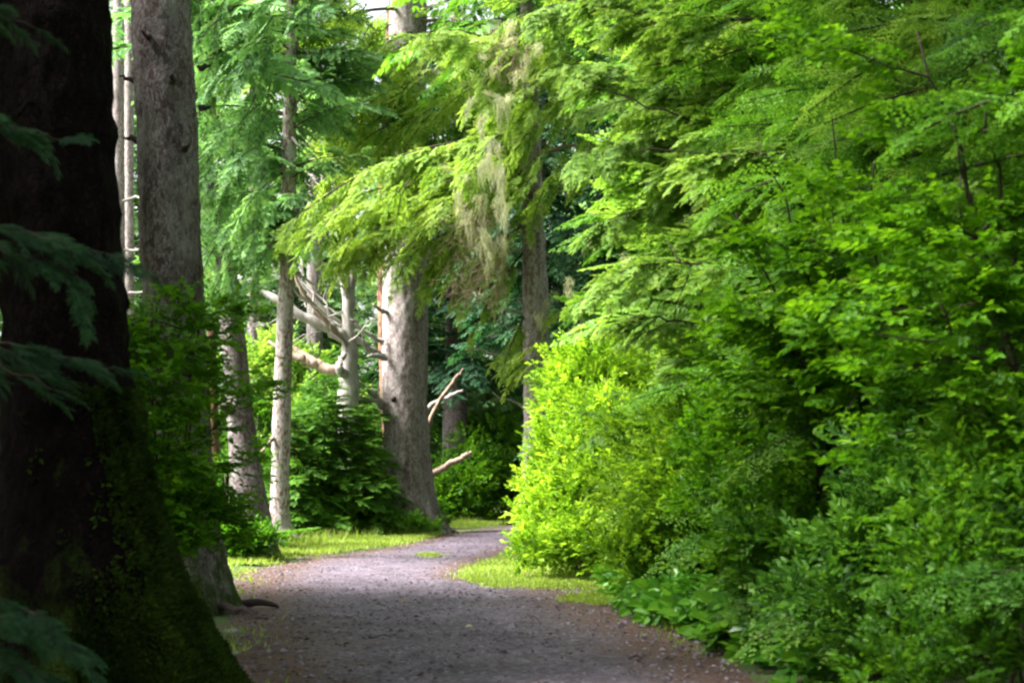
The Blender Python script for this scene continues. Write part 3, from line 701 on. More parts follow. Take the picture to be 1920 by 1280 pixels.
# its foliage: tiers from high up, hanging into view
part('crown', G.join([crown(rng, axF, 18.5, 31, 45, 4.2, B_XLO, .8, (-.2, .1), .6),
     crown(rng, axF, 12.3, 17, 9, 3.4, B_MID, 2.0, (-.3, .0), .3),
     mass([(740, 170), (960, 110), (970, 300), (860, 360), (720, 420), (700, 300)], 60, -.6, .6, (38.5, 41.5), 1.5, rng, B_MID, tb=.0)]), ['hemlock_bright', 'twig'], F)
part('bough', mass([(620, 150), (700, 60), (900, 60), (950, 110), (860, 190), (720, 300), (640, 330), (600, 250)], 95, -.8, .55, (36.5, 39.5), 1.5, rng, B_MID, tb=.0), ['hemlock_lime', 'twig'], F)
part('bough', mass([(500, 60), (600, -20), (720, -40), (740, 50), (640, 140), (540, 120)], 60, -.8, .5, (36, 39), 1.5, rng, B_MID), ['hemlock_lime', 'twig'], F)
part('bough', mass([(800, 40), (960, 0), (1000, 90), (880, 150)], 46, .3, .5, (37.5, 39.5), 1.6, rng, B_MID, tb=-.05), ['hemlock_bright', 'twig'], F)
for p0, p1, sg, n_, sz in (((770, 20, 42), (500, 110, 38), .5, 34, 1.5), ((790, 60, 42), (610, 220, 37.5), .6, 46, 1.5), ((800, 110, 41.5), (640, 330, 38.5), .8, 34, 1.3), ((800, 40, 41.5), (965, 140, 39), .5, 40, 1.6), ((800, 130, 41.5), (900, 300, 39), .6, 28, 1.5), ((790, 140, 41), (700, 300, 38), .5, 30, 1.4), ((760, -120, 41), (520, 20, 37), .5, 40, 1.6), ((800, -100, 41), (1000, 40, 38), .5, 40, 1.7)):
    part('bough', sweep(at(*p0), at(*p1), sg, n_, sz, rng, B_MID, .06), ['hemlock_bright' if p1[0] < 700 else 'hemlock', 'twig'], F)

# H: mauve trunk right of the path with the long bright boughs hung with lichen
tg, axH, rH = trunk_px(33.0, [(0, 975, 1003), (200, 977, 1010), (380, 978, 1018), (450, 979, 1022), (550, 980, 1028), (650, 981, 1030), (750, 982, 1032), (900, 980, 1036), (1026, 968, 1046)],
                       24, .12, seg=40, rough=.03, seed=53)
H = tree_thing('hemlock_tree', 'mauve barked hemlock with beard lichen and long lime green boughs over the path', [*axH(0), GZ])
part('trunk', tg, ['bark_violet'], H, True)
part('crown', crown(rng, axH, 11.8, 23.5, 80, 3.6, B_XLO, .9, (-.2, .1), .6), ['hemlock', 'twig'], H)
for p0, p1, sg, n_, sz in (((985, 275, 33), (535, 425, 31.5), .75, 60, 1.15), ((985, 300, 33), (650, 480, 32), .7, 60, 1.2), ((985, 330, 33), (800, 520, 32.2), .6, 50, 1.1), ((980, 270, 32.8), (700, 380, 32.6), .6, 40, 1.1),
                          ((990, 240, 32.5), (880, 330, 30.5), .4, 22, 1.0), ((985, 120, 33), (800, 60, 30), .3, 30, 1.3)):
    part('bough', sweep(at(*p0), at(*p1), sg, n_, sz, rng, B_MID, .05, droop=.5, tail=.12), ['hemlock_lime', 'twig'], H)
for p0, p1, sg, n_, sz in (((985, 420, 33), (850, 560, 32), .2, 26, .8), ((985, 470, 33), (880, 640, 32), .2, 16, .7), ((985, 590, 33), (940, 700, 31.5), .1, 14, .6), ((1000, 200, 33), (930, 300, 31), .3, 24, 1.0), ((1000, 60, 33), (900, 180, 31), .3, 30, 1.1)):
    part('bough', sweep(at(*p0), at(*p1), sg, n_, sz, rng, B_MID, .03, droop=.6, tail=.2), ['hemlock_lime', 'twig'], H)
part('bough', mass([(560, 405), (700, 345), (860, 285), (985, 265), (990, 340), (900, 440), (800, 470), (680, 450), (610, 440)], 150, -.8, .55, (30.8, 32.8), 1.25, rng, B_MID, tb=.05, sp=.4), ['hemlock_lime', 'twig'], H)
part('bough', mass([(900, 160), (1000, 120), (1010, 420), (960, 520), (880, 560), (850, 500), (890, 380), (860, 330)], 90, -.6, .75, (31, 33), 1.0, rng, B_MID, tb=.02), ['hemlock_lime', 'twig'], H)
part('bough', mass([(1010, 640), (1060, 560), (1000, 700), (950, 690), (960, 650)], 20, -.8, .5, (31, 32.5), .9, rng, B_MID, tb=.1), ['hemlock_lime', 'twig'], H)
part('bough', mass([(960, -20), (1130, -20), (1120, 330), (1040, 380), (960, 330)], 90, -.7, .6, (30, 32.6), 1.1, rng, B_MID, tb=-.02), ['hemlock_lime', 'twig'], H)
def lichen(rows, rng):
    gs = []
    for (px, py, ln, w, n, Y) in rows:
        for _ in range(max(2, n // 16)):
            cx, cy, cl, cY = px + rng.normal(0, w * 1.6), py + rng.normal(0, 26), ln * rng.uniform(.2, .8), Y + rng.normal(0, .35)
            c0 = at(cx, cy, cY); sw = np.cumsum(rng.normal(0, .03, (7, 2)), axis=0)
            for _ in range(34):
                p = c0 + rng.normal(0, .05, 3); l = cl * (.35 + .65 * rng.random() ** 1.5) * cY / FPX
                k = 7; tt = np.linspace(0, 1, k)
                P = np.stack([p[0] + sw[:, 0] + np.cumsum(rng.normal(0, .026, k)), p[1] + sw[:, 1] + np.cumsum(rng.normal(0, .026, k)), p[2] - tt * l], 1)
                P[:, :2] += (c0[:2] + sw - P[:, :2]) * tt[:, None] * .6
                a = rng.uniform(0, 6.28); d = np.array([math.cos(a), math.sin(a), 0]) * rng.uniform(.004, .011); wv = (np.sin(np.linspace(.5, 3.0, k)) * rng.uniform(.6, 1.2, k))[:, None]
                V = np.concatenate([P - d * wv, P + d * wv]); Fq = [[i, i + 1, i + 1 + k, i + k] for i in range(k - 1)]
                g = G(V, Fq); g.T[:] = np.clip(rng.normal(.45, .2), 0, 1); gs.append(g)
    return G.join(gs)
part('lichen', lichen([(930, 310, 130, 3, 70, 29.6), (938, 350, 120, 2, 50, 29.6), (916, 330, 80, 5, 60, 29.8), (960, 60, 60, 22, 90, 29.8), (1150, 470, 40, 30, 40, 22.5), (1080, 520, 60, 20, 60, 29), (860, 330, 40, 20, 40, 30), (935, 190, 80, 14, 120, 29.8), (950, 130, 60, 16, 90, 29.8), (890, 400, 110, 16, 130, 30.2),
                       (915, 440, 110, 14, 120, 30.2), (880, 540, 60, 10, 50, 32), (1045, 560, 70, 12, 70, 32.3), (1020, 590, 60, 10, 50, 32.3), (990, 330, 40, 12, 40, 32), (640, 285, 30, 14, 50, 37)], rng), ['lichen'], H)
tw = []
for _ in range(320):
    px, py = (rng.normal(960, 26), rng.uniform(35, 130)) if rng.random() < .35 else (rng.normal(900, 28), rng.uniform(380, 560)); p = at(px, py, 30.3 + rng.normal(0, .3))
    tw.append(stub(p, (rng.normal(-.3, .5), rng.normal(0, .4), rng.normal(-.7, .4)), rng.uniform(.3, .7), .008, rng, 4, .06, 2))
part('dead_twigs', G.join(tw), ['deadtwig'], H)
for a, b in (((982, 422), (958, 420)), ((990, 445), (975, 440)), ((980, 470), (944, 466)), ((982, 508), (930, 500)), ((982, 565), (970, 560)), ((982, 584), (900, 566)), ((985, 612), (935, 610)), ((984, 665), (886, 655)), ((984, 698), (965, 695)), ((985, 765), (924, 735)), ((1020, 480), (1045, 470))):
    part('dead_branch', tubeg(bent(at(*a, 33), at(*b, 32.6), 7, -.05, .025, rng), np.linspace(.035, .010, 7), 6), ['dead'], H, True)
for a, b, c in (((985, 305), (900, 250), 32), ((1000, 290), (1150, 285), 31.5)):
    part('dead_branch', tubeg(bent(at(*a, 33), at(*b, c), 9, .15, .03, rng), np.linspace(.06, .015, 9), 6), ['deadtwig'], H, True)

part('bough', mass([(365, -20), (520, -20), (520, 480), (470, 540), (400, 545), (372, 400)], 150, -.4, .6, (25.5, 28), 1.15, rng, B_MID, sp=.6), ['spruce', 'twig'], Ct)
# K: old trunk in the shade behind, and the broken branches
tg, ax, r_ = trunk_px(52.0, [(300, 838, 872), (600, 836, 874), (700, 834, 874), (800, 830, 878), (920, 826, 884), (980, 818, 892)], 20, .1, seg=32, rough=.04, seed=63)
K = tree_thing('spruce_tree', 'shaded old trunk standing among the dark evergreens past the bend', [*ax(0), GZ]); part('trunk', tg, ['bark_grey'], K, True)
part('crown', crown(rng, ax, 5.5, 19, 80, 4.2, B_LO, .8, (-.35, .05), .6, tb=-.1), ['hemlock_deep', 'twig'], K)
for (nm, lb, pts, Y) in (('broken_branch', 'orange brown broken branch leaning upright beside the massive pale trunk', [(792, 840, 5, 0), (806, 782, 4.5, 0), (836, 735, 4.5, 0), (862, 701, 4, 0), (870, 691, 1.2, 0)], 43.5),
                         ('broken_branch', 'short snapped log poking out of the bushes past the bend', [(770, 915, 6, 0), (815, 886, 7, 0), (850, 866, 6.5, 0), (876, 853, 6, 0), (884, 848, 2, 0)], 45.5),
                         ('broken_branch', 'grey bare branch lying in the dark behind the massive pale trunk', [(790, 775, 5, 0), (815, 755, 5, 0), (845, 742, 5, 0), (868, 732, 3, 0)], 47.0)):
    t = thing(nm, lb, 'broken branch', tuple(at(pts[0][0], pts[0][1], Y))); snag(pts, 'dead' if 'grey' in lb else 'deadbrown', t, 'limb', Y, 9)

# ================================================================== SHRUBS
def leafy(rng, lobes, kinds, size, base, fill=.55, up=.35, tv=.13, tb=0.0, lay=0.0, nstem=10, droop=0.0, clump=True):
    """leafy shoots over uneven lumps (x,y,z,rx,ry,rz,n), with stems from the base"""
    gs = []
    if clump:
        sub = []
        for l in lobes:
            x, y, z, rx, ry, rz, n = l; k = max(6, int(n / 26)); d = rng.normal(0, 1, (k, 3)); d /= np.linalg.norm(d, axis=1, keepdims=True)
            r = rng.uniform(.45, 1.05, k)
            for i in range(k):
                f = rng.uniform(.26, .5); sub.append((x + d[i, 0] * rx * r[i], y + d[i, 1] * ry * r[i], max(.12, z + d[i, 2] * rz * r[i]), rx * f * 1.25, ry * f * 1.25, rz * f * .55, max(4, int(n / k * rng.uniform(.7, 1.3)))))
        stem_lobes, lobes = lobes, sub
    else: stem_lobes = lobes
    for (x, y, z, rx, ry, rz, n) in lobes:
        d = rng.normal(0, 1, (n, 3)); d /= np.linalg.norm(d, axis=1, keepdims=True)
        rad = (fill + (1 - fill) * rng.random(n) ** .5) * (1 + .22 * snoise(d * 2.2 + [x, y, z], 19, 1.6))
        rad = np.where(rng.random(n) < .12, rad * 1.15, rad)
        Pt = d * rad[:, None] * [rx, ry, rz] + [x, y, z]
        D = d * [1, 1, .7 * (1 - lay)] + rng.normal(0, .45, (n, 3)) * [1, 1, 1 - .7 * lay] + np.array([0, 0, up - droop])
        ok = Pt[:, 2] > .04
        Pt, D = Pt[ok], D[ok]
        cl = .12 * snoise(Pt, 29, 3.0); tc_ = rng.normal(0, .12) if clump else 0
        L = size * rng.uniform(.6, 1.25, len(Pt)); pick = rng.integers(len(kinds), size=len(Pt))
        for k in range(len(kinds)):
            m = pick == k
            if m.any():
                U = np.tile([0, 0, 1.0], (m.sum(), 1)) + rng.normal(0, .35, (m.sum(), 3))
                gs.append(place(kinds[k], frames(D[m], U, L[m]), Pt[m] - D[m] * (L[m] * .5)[:, None] * 0, rng.normal(tb + tc_, tv, m.sum()) + cl[m]))
    leaves = G.join(gs); st = []
    for _ in range(nstem):
        l = stem_lobes[rng.integers(len(stem_lobes))]; q = np.array(l[:3]) + rng.normal(0, .4, 3) * l[3:6]; q[2] = max(q[2], .3)
        b = np.array([base[0] + rng.normal(0, .15), base[1] + rng.normal(0, .15), GZ - .02])
        st.append(tubeg(bent(b, q, 9, .08, .03, rng), np.linspace(.016, .004, 9), 5))
    return leaves, G.join(st)
def shrub(label, base, lobes, kinds, size, mat, name='leafy_shrub', cat='shrub', group=None, **kw):
    lv, st = leafy(rng, lobes, kinds, size, base, **kw)
    t = thing(name, label, cat, (base[0], base[1], GZ), group)
    part('foliage', lv, [mat, 'twig'], t); part('stem', st, ['twig'], t, True); return t
def lob(px, py, Y, wx, hz, n, dy=None):
    c = at(px, py, Y); k = Y / FPX; return (c[0], c[1], c[2], wx * k, (dy or wx * k * .9), hz * k, n)
rng = np.random.default_rng(41)

# the lime bush at the inside of the bend
base = gnd(1090, 1075)
shrub('bright lime yellow bush at the inside of the bend, catching the light', base,
      [lob(1085, 960, 22.5, 90, 85, 1700), lob(1055, 880, 23, 58, 90, 1300), lob(1090, 790, 23.2, 66, 100, 1500), lob(1130, 860, 22.3, 85, 110, 1500), lob(1150, 725, 23.5, 85, 85, 1200), lob(1080, 705, 23.8, 45, 60, 700),
       lob(1190, 800, 22.8, 90, 120, 900), lob(1010, 960, 23.2, 34, 50, 480), lob(1130, 1010, 21.8, 90, 55, 800), lob(1040, 1035, 21.9, 60, 30, 380)], LT_BUSH, .27, 'lime', nstem=26, tv=.14, up=.5)

# young evergreens and shrubs below the trees
def young(label, base, h, lmax, n, mat, kinds, z0=.15, **kw):
    t = thing('young_hemlock', label, 'young tree', (base[0], base[1], GZ), kw.pop('group', None))
    P = bent([base[0], base[1], GZ], [base[0] + rng.normal(0, .08), base[1], h], 10, 0, .02, rng); ax = lambda z: (np.interp(z, P[:, 2], P[:, 0]), np.interp(z, P[:, 2], P[:, 1]))
    part('trunk', tubeg(P, np.linspace(.014 * h, .006, 10), 8), ['twig'], t, True)
    part('crown', crown(rng, ax, z0, h, n, lmax, kinds, .25, kw.pop('pitch', (-.15, .2)), .55, **kw), [mat, 'twig'], t); return t
young('bushy dark young hemlock in front of the massive pale trunk', at(668, 985, 38.5), 3.5, 1.6, 130, 'hemlock', B_MH)
young('bushy young hemlock leaning on the slim pale trunk', at(600, 990, 38), 4.3, 2.0, 130, 'hemlock', B_MH)
young('small young hemlock with its tip below the snag limb', at(555, 990, 37.2), 3.4, 1.6, 100, 'hemlock', B_MH)
young('taller young hemlock behind the two bushy ones', at(640, 975, 41.5), 5.4, 2.2, 110, 'hemlock', B_MH, tb=-.15)
shrub('light green undergrowth right below the big leaning trunk', at(440, 1010, 26.8), [lob(428, 1008, 26.6, 34, 26, 260), lob(475, 1015, 26.9, 45, 20, 260), lob(420, 900, 30.5, 40, 60, 400), lob(452, 870, 32, 36, 70, 320), lob(478, 770, 37, 36, 70, 260)], LT_BUSH, .34, 'bush', tb=-.15)
shrub('pale green brush filling the gap behind the slim pale trunk', at(580, 985, 45), [lob(575, 800, 45, 60, 90, 500), lob(500, 700, 46, 60, 90, 500), lob(640, 830, 45, 60, 80, 400), lob(560, 700, 46, 50, 60, 300)], LT_BUSH, .55, 'hemlock_bright', tb=.05)
shrub('rounded green thicket beyond the bend beside the snapped log', at(900, 975, 52), [lob(880, 900, 51, 75, 75, 900), lob(940, 880, 52, 70, 95, 900), lob(900, 820, 53, 60, 50, 500), lob(980, 850, 53, 60, 110, 700), lob(845, 940, 50.5, 40, 45, 300)], LT_BUSH, .5, 'bush')
shrub('low green weeds and seedlings along the foot of the massive trunk', at(690, 995, 39), [lob(600, 992, 37, 45, 16, 260, .5), lob(680, 985, 39, 50, 20, 300, .5), lob(750, 988, 40, 40, 16, 220, .4), lob(790, 992, 40.5, 30, 10, 120, .3)], LT_BUSH, .30, 'bush', tb=.1)
# deep shade seedling sprays before the nearest trunk
t = thing('young_hemlock', 'shaded hemlock sapling whose sprays hang before the nearest trunk', 'young tree', (-3.6, 7.6, GZ))
part('trunk', tubeg(bent([-3.6, 7.6, GZ], [-3.5, 7.7, 6.5], 12, 0, .03, rng), np.linspace(.07, .01, 12), 8), ['twig'], t, True)
def twds(lst, Ys=(7.8, 7.2)):
    return bough_px([(a, b, c, d, Ys[0], Ys[1]) for a, b, c, d in lst], rng, B_HI)
SPR, LMB = [], []
for y0, x1, y1, n_ in ((230, 120, 262, 9), (430, 200, 475, 14), (450, 140, 515, 12), (655, 200, 690, 11), (670, 120, 735, 7), (1110, 110, 1180, 10), (1170, 70, 1265, 12), (1120, 160, 1235, 8), (25, 60, 50, 5)):
    c = bent([-3.52, 7.65, at(0, y0, 7.4)[2] + .12], at(x1, y1, 7.3), 14, .05, .015, rng); LMB.append(tubeg(c, np.linspace(.014, .002, 14), 5).slot(1))
    n_ = int(n_ * 1.6); k = rng.integers(6, 14, n_); d = np.tile(c[-1] - c[0], (n_, 1)) / np.linalg.norm(c[-1] - c[0]) + rng.normal(0, .55, (n_, 3)) * [.6, 1, .3] + [0, 0, -.15]
    SPR.append(boughs_at(c[k], d, rng.uniform(.18, .38, n_), rng, B_HI, tb=-.02))
part('crown', G.join(SPR + LMB + [
                      crown(rng, lambda z: (-3.55, 7.65), 4.6, 6.5, 14, 1.2, B_LO)]), ['hemlock_deep', 'twig'], t)

# ================================================================== RIGHT SIDE
rng = np.random.default_rng(51)
def right_tree(label, x, y, h, lmax, n_hi, n_lo, mat, z0=.3, zc=6.5, r=.16, bark='bark_red', tb=0.0, name='hemlock_tree', pitch=(-.25, .12), kinds=B_MH):
    P = bent([x, y, GZ - .05], [x + rng.normal(0, .15), y, h], 16, 0, .04, rng)
    g, ax, rr = trunk_geo(P, np.linspace(r * 1.15, .03, 16), seg=24, rough=.02, seed=int(x * 10 + y), lobes=((2.5, .4, .1, .3), (4.5, .4, .1, .3)))
    t = tree_thing(name, label, [x, y, GZ]); part('trunk', g, [bark], t, True)
    zc = zc + 1.0; hi = crown(rng, ax, z0, zc, int(n_hi * (1.7 if kinds is B_MH else 1.25)), lmax, kinds, lmax * .55, pitch, .35, az=math.pi * 1.08, azw=1.25, tb=tb)
    lo = crown(rng, ax, zc + .3, h, int(n_lo * .55), lmax * .7, B_XLO, .5, pitch, .8, tb=tb)
    part('crown', G.join([hi, lo]), [mat, 'twig'], t); return t
right_tree('dark dense hemlock closest to the viewer beside the path', 4.3, 8.6, 11, 2.3, 46, 40, 'hemlock', zc=5.5, kinds=B_HI)
right_tree('hemlock with drooping mid green tiers behind the closest hemlock', 4.5, 11.6, 14, 2.7, 50, 45, 'hemlock_bright', tb=-.22, kinds=B_HI)
right_tree('broad green hemlock leaning over the leafy plants at the path edge', 4.4, 15.0, 16, 3.0, 56, 50, 'hemlock', zc=8, tb=.12, kinds=B_HI)
right_tree('reddish trunked hemlock glimpsed through a dark gap in the foliage', 4.6, 18.6, 18, 3.4, 60, 50, 'hemlock_bright', zc=9.5, r=.2, tb=-.12)
right_tree('tall hemlock behind the lime bush with branches arching across the top', 4.0, 23.5, 20, 3.1, 64, 50, 'hemlock_bright', z0=2.5, zc=12, r=.22, tb=-.08)
right_tree('feathery grey green hemlock between the lime bush and the mauve trunk', 4.5, 28.5, 21, 3.4, 60, 50, 'hemlock', z0=2.0, zc=14, r=.22, tb=.1)
for i, (x, y, h, lb) in enumerate(((8.0, 19.5, 17, 'reddish spruce trunk far back in the undergrowth at the edge of the wood'), (8.6, 26, 20, 'evergreen deep in the wood behind the tall arching hemlock'), (3.4, 41, 22, 'evergreen standing past the mauve barked hemlock'), (7.2, 13.5, 13, 'evergreen deep in the wood behind the broad green hemlock'))):
    dk = 'hemlock_deep' if y == 41 else 'hemlock'; P = bent([x, y, GZ], [x, y, h], 12, 0, .04, rng); g, ax, rr = trunk_geo(P, np.linspace(.25, .04, 12), seg=20, rough=.03, seed=90 + i)
    t = tree_thing('spruce_tree', lb, [x, y, GZ]); part('trunk', g, ['bark_red'], t, True)
    part('crown', crown(rng, ax, 1.0, h, 220, 3.2, B_XLO, .7, (-.3, .1), .7), [dk, 'twig'], t)
# long arching sprays drawn across the top
t = [o for o in C.objects if o.get('label', '').startswith('tall hemlock behind the lime')][0]
for p0, p1, sg, n_, sz in (((1420, 250, 23.5), (1060, 120, 20), .3, 34, 1.1), ((1400, 330, 23.5), (1080, 290, 20.5), .4, 34, 1.1), ((1450, 150, 23.5), (1130, -20, 20.5), .4, 34, 1.2), ((1420, 420, 23.5), (1120, 420, 21), .3, 30, 1.0), ((1420, 60, 23.5), (1000, 20, 21.5), .4, 30, 1.2), ((1400, 520, 23.5), (1090, 560, 22), .3, 26, .9)):
    part('bough', sweep(at(*p0), at(*p1), sg, n_, sz, rng, B_MH, .022, droop=.45, tail=.15, tb=-.05), ['hemlock_bright', 'twig'], t)

for k, (pts, Y) in enumerate((([(1560, 330), (1320, 236), (1090, 150)], 19), ([(1500, 120), (1280, 72), (1180, 20)], 19), ([(1640, 330), (1490, 246), (1370, 238)], 16.5), ([(1420, 610), (1290, 606), (1180, 590)], 17), ([(1480, 480), (1340, 492), (1200, 500)], 17), ([(1500, 290), (1420, 286), (1330, 296)], 16), ([(1600, 60), (1420, 38), (1300, 30)], 17))):
    c0 = np.array([at(px, py, Y - .5 * i) for i, (px, py) in enumerate(pts)]); u = np.linspace(0, 2, 16); c = np.stack([np.interp(u, [0, 1, 2], c0[:, j]) for j in range(3)], 1)
    for _ in range(3): c[1:-1] = .25 * c[:-2] + .5 * c[1:-1] + .25 * c[2:]
    c[1:-1] += rng.normal(0, .015, (14, 3)); gs = [tubeg(c, np.linspace(.026, .006, 16), 6).slot(1)]
    for _ in range(5):
        i = rng.integers(4, 14); gs.append(tubeg(bent(c[i], c[i] + rng.normal(0, .35, 3) + [-.35, 0, -.1], 6, .03, .02, rng), np.linspace(.009, .003, 6), 5).slot(1))
    q = rng.integers(5, 16, 14); gs.append(boughs_at(c[q], np.stack([np.full(14, -1.0), rng.normal(0, .5, 14), rng.normal(-.25, .2, 14)], 1), rng.uniform(.5, .9, 14), rng, B_MH, tb=.08))
    part('branch', G.join(gs), ['hemlock_bright', 'twig'], t)

def maple(label, base, tips, mat, size=.32, n=36, wood=.03, arch=.35):
    t = thing('vine_maple', label, 'small tree', (base[0], base[1], GZ)); st, P, D, L = [], [], [], []
    for tip in tips:
        b = np.array([base[0] + rng.normal(0, .1), base[1] + rng.normal(0, .1), GZ]); q = np.asarray(tip); c = bent(b, q, 14, arch, .03, rng); st.append(tubeg(c, np.linspace(wood, .006, 14), 6))
        for _ in range(4):
            i = rng.integers(5, 13); d = ((q - b) / np.linalg.norm(q - b) * [1, 1, .25] + rng.normal(0, .75, 3) * [1, 1, .22]); e = c[i] + d * rng.uniform(.5, 1.0) / max(.5, np.linalg.norm(d))
            cc = bent(c[i], e, 7, .04, .02, rng); st.append(tubeg(cc, np.linspace(.010, .003, 7), 5))
            for _ in range(n):
                k = rng.integers(1, 7); P.append(cc[k] + rng.normal(0, .09, 3)); D.append(d * .6 + rng.normal(0, .6, 3) * [1, 1, .25] + [-.15, 0, -.12]); L.append(size * rng.uniform(.6, 1.2))
    P, D, L = np.array(P), np.array(D), np.array(L); gs = []; pick = rng.integers(3, size=len(P))
    for k in range(3):
        m = pick == k; U = np.tile([0, 0, 1.0], (m.sum(), 1)) + rng.normal(0, .3, (m.sum(), 3)); gs.append(place(LT_MAPLE[k], frames(D[m], U, L[m]), P[m], rng.normal(.08, .16, m.sum())))
    part('foliage', G.join(gs), [mat], t); part('stem', G.join(st), ['twig'], t, True)
maple('vine maple with thin dark stems arching over light green leaves', (3.3, 12.6), [at(x, y, Y) for x, y, Y in ((1450, 330, 11.3), (1560, 380, 11.2), (1380, 400, 11.6), (1500, 480, 11.0), (1640, 300, 11), (1420, 560, 11.2), (1600, 560, 10.8), (1700, 450, 10.8), (1560, 220, 11.5), (1480, 640, 11), (1690, 640, 10.6))], 'maple')
maple('vine maple crowded against the closest hemlock, upper leaves pale', (3.7, 9.9), [at(x, y, Y) for x, y, Y in ((1760, 180, 8.8), (1800, 330, 8.6), (1720, 60, 9), (1840, 100, 8.8), (1850, 450, 8.4), (1760, 560, 8.5), (1880, 620, 8.2), (1780, 720, 8.4))], 'maple', .26)
maple('vine maple with bright flat leaves growing between the two nearest trunks', (-3.6, 14.2), [at(x, y, Y) for x, y, Y in ((285, 570, 13.8), (345, 530, 14.2), (385, 550, 14.6), (410, 600, 14.8), (300, 540, 14.0), (250, 610, 13.4), (320, 650, 13.8), (270, 700, 13.4), (375, 680, 14.6), (320, 770, 14), (275, 840, 13.4), (365, 830, 14.6), (310, 900, 13.8), (290, 960, 13.6))], 'maple', .26, 44, .018, .2)
SB = [('salmonberry thicket nearest the viewer, spilling over the path edge', (3.0, 8.3), [lob(1840, 1010, 8.2, 150, 150, 620), lob(1780, 1180, 8.0, 150, 110, 520), lob(1900, 850, 8.4, 110, 120, 420)], 'bush', .19),
      ('salmonberry thicket with a blue green cast under the vine maple', (2.9, 10.4), [lob(1680, 960, 10.2, 120, 140, 620), lob(1620, 1090, 9.9, 130, 110, 560), lob(1750, 860, 10.4, 100, 110, 420)], 'hemlock', .24),
      ('mid green shrub whose shoots overhang the large glossy leaves', (2.7, 12.6), [lob(1500, 950, 12.5, 120, 120, 620), lob(1450, 1050, 12.2, 110, 80, 420), lob(1560, 850, 12.7, 100, 100, 420)], 'bush', .24),
      ('yellow green shrub next to the lime bush where the grass ends', (2.4, 16.6), [lob(1270, 930, 16.6, 110, 120, 900), lob(1215, 1000, 16.6, 80, 90, 600), lob(1320, 820, 17, 100, 100, 600), lob(1210, 840, 17.6, 75, 90, 520), lob(1260, 720, 18, 80, 80, 420)], 'lime', .25),
      ('tall loose shrub above the dark hollow in the undergrowth', (3.2, 14.2), [lob(1420, 800, 14.4, 110, 90, 480), lob(1500, 720, 14.5, 110, 80, 420), lob(1380, 900, 14, 80, 90, 380)], 'maple', .25)]
for lb, b, lobes, mat, sz in SB:
    shrub(lb, b, lobes, LT_BUSH, sz, mat, name='leafy_shrub', nstem=14, tv=.15, tb=-.22 if 'yellow' in lb else .05, lay=.3)
t = thing('young_hemlock', 'hemlock sapling with soft drooping tiers in the middle of the undergrowth', 'young tree', (3.1, 13.4, GZ))
part('trunk', tubeg(bent([3.1, 13.4, GZ], [3.0, 13.4, 4.4], 10, 0, .03, rng), np.linspace(.06, .01, 10), 8), ['twig'], t, True)
part('crown', crown(rng, lambda z: (3.05, 13.4), .5, 4.4, 90, 1.5, B_MH, .4, (-.3, .05), .7, az=math.pi * 1.1, azw=1.6), ['hemlock', 'twig'], t)

# broad glossy leaves along the right edge, and small ground cover
def ground_cover(poly, n, rng, size, zmax):
    P = scatter(poly, n, rng); n = len(P); P3 = np.concatenate([P, rng.uniform(.02, zmax, (n, 1)) * (.4 + .6 * rng.random((n, 1)))], 1)
    a = rng.normal(math.pi * 1.15, .9, n); D = np.stack([np.cos(a), np.sin(a), rng.normal(.1, .35, n)], 1); gs = []; pick = rng.integers(3, size=n)
    for k in range(3):
        m = pick == k; U = np.tile([-.2, -.35, 1.0], (m.sum(), 1)) + rng.normal(0, .3, (m.sum(), 3))
        gs.append(place(LT_BIG[k], frames(D[m], U, size * rng.uniform(.6, 1.3, m.sum())), P3[m], rng.normal(0, .14, m.sum())))
    return G.join(gs)
gc = [ground_cover(gp((1165, 1120), (1225, 1166), (1325, 1196), (1530, 1290), (1700, 1290), (1480, 1180), (1330, 1110), (1230, 1085), (1170, 1090)), 1050, rng, .27, .5),
      ground_cover(gp((990, 1060), (1160, 1075), (1160, 1045), (1000, 1035)), 300, rng, .24, .34)]
tag(build('ground_cover', G.join(gc), ['glossy']), kind='stuff')
gc = [ground_cover(gp((560, 1012), (690, 1002), (800, 995), (780, 985), (560, 1000)), 420, rng, .16, .22), ground_cover(gp((400, 1045), (520, 1020), (520, 1000), (400, 1010)), 320, rng, .2, .35)]
tag(build('verge_weeds', G.join(gc), ['bush']), kind='stuff')

# ferns and broad leaved plants on the left verge
def fern(label, base, n, l, mat):
    t = thing('fern', label, 'fern', (base[0], base[1], GZ)); gs = []
    fr = spray(rng, twig_lo(rng, .25), n=14, ang=(80, 60), l0=.22, droop=.45, rise=.55)
    for i in range(n):
        a = i * 2.4; gs.append(place(fr, frames(np.array([[math.cos(a), math.sin(a), .25]]), np.array([[0, 0, 1.0]]), [l * rng.uniform(.8, 1.15)]), np.array([[base[0], base[1], .02]]), np.array([rng.normal(.1, .1)])))
    part('frond', G.join(gs), [mat], t)
fern('fern with arching fronds in front of the slim pale trunk', at(520, 985, 33.5), 14, 1.0, 'bush')
fern('pale fern tucked between the mossy log and the leaning trunk', at(450, 985, 30.5), 12, .9, 'hemlock_bright')
fern('small fern by the verge under the bushy dark hemlock', at(590, 995, 36.5), 12, .7, 'bush')
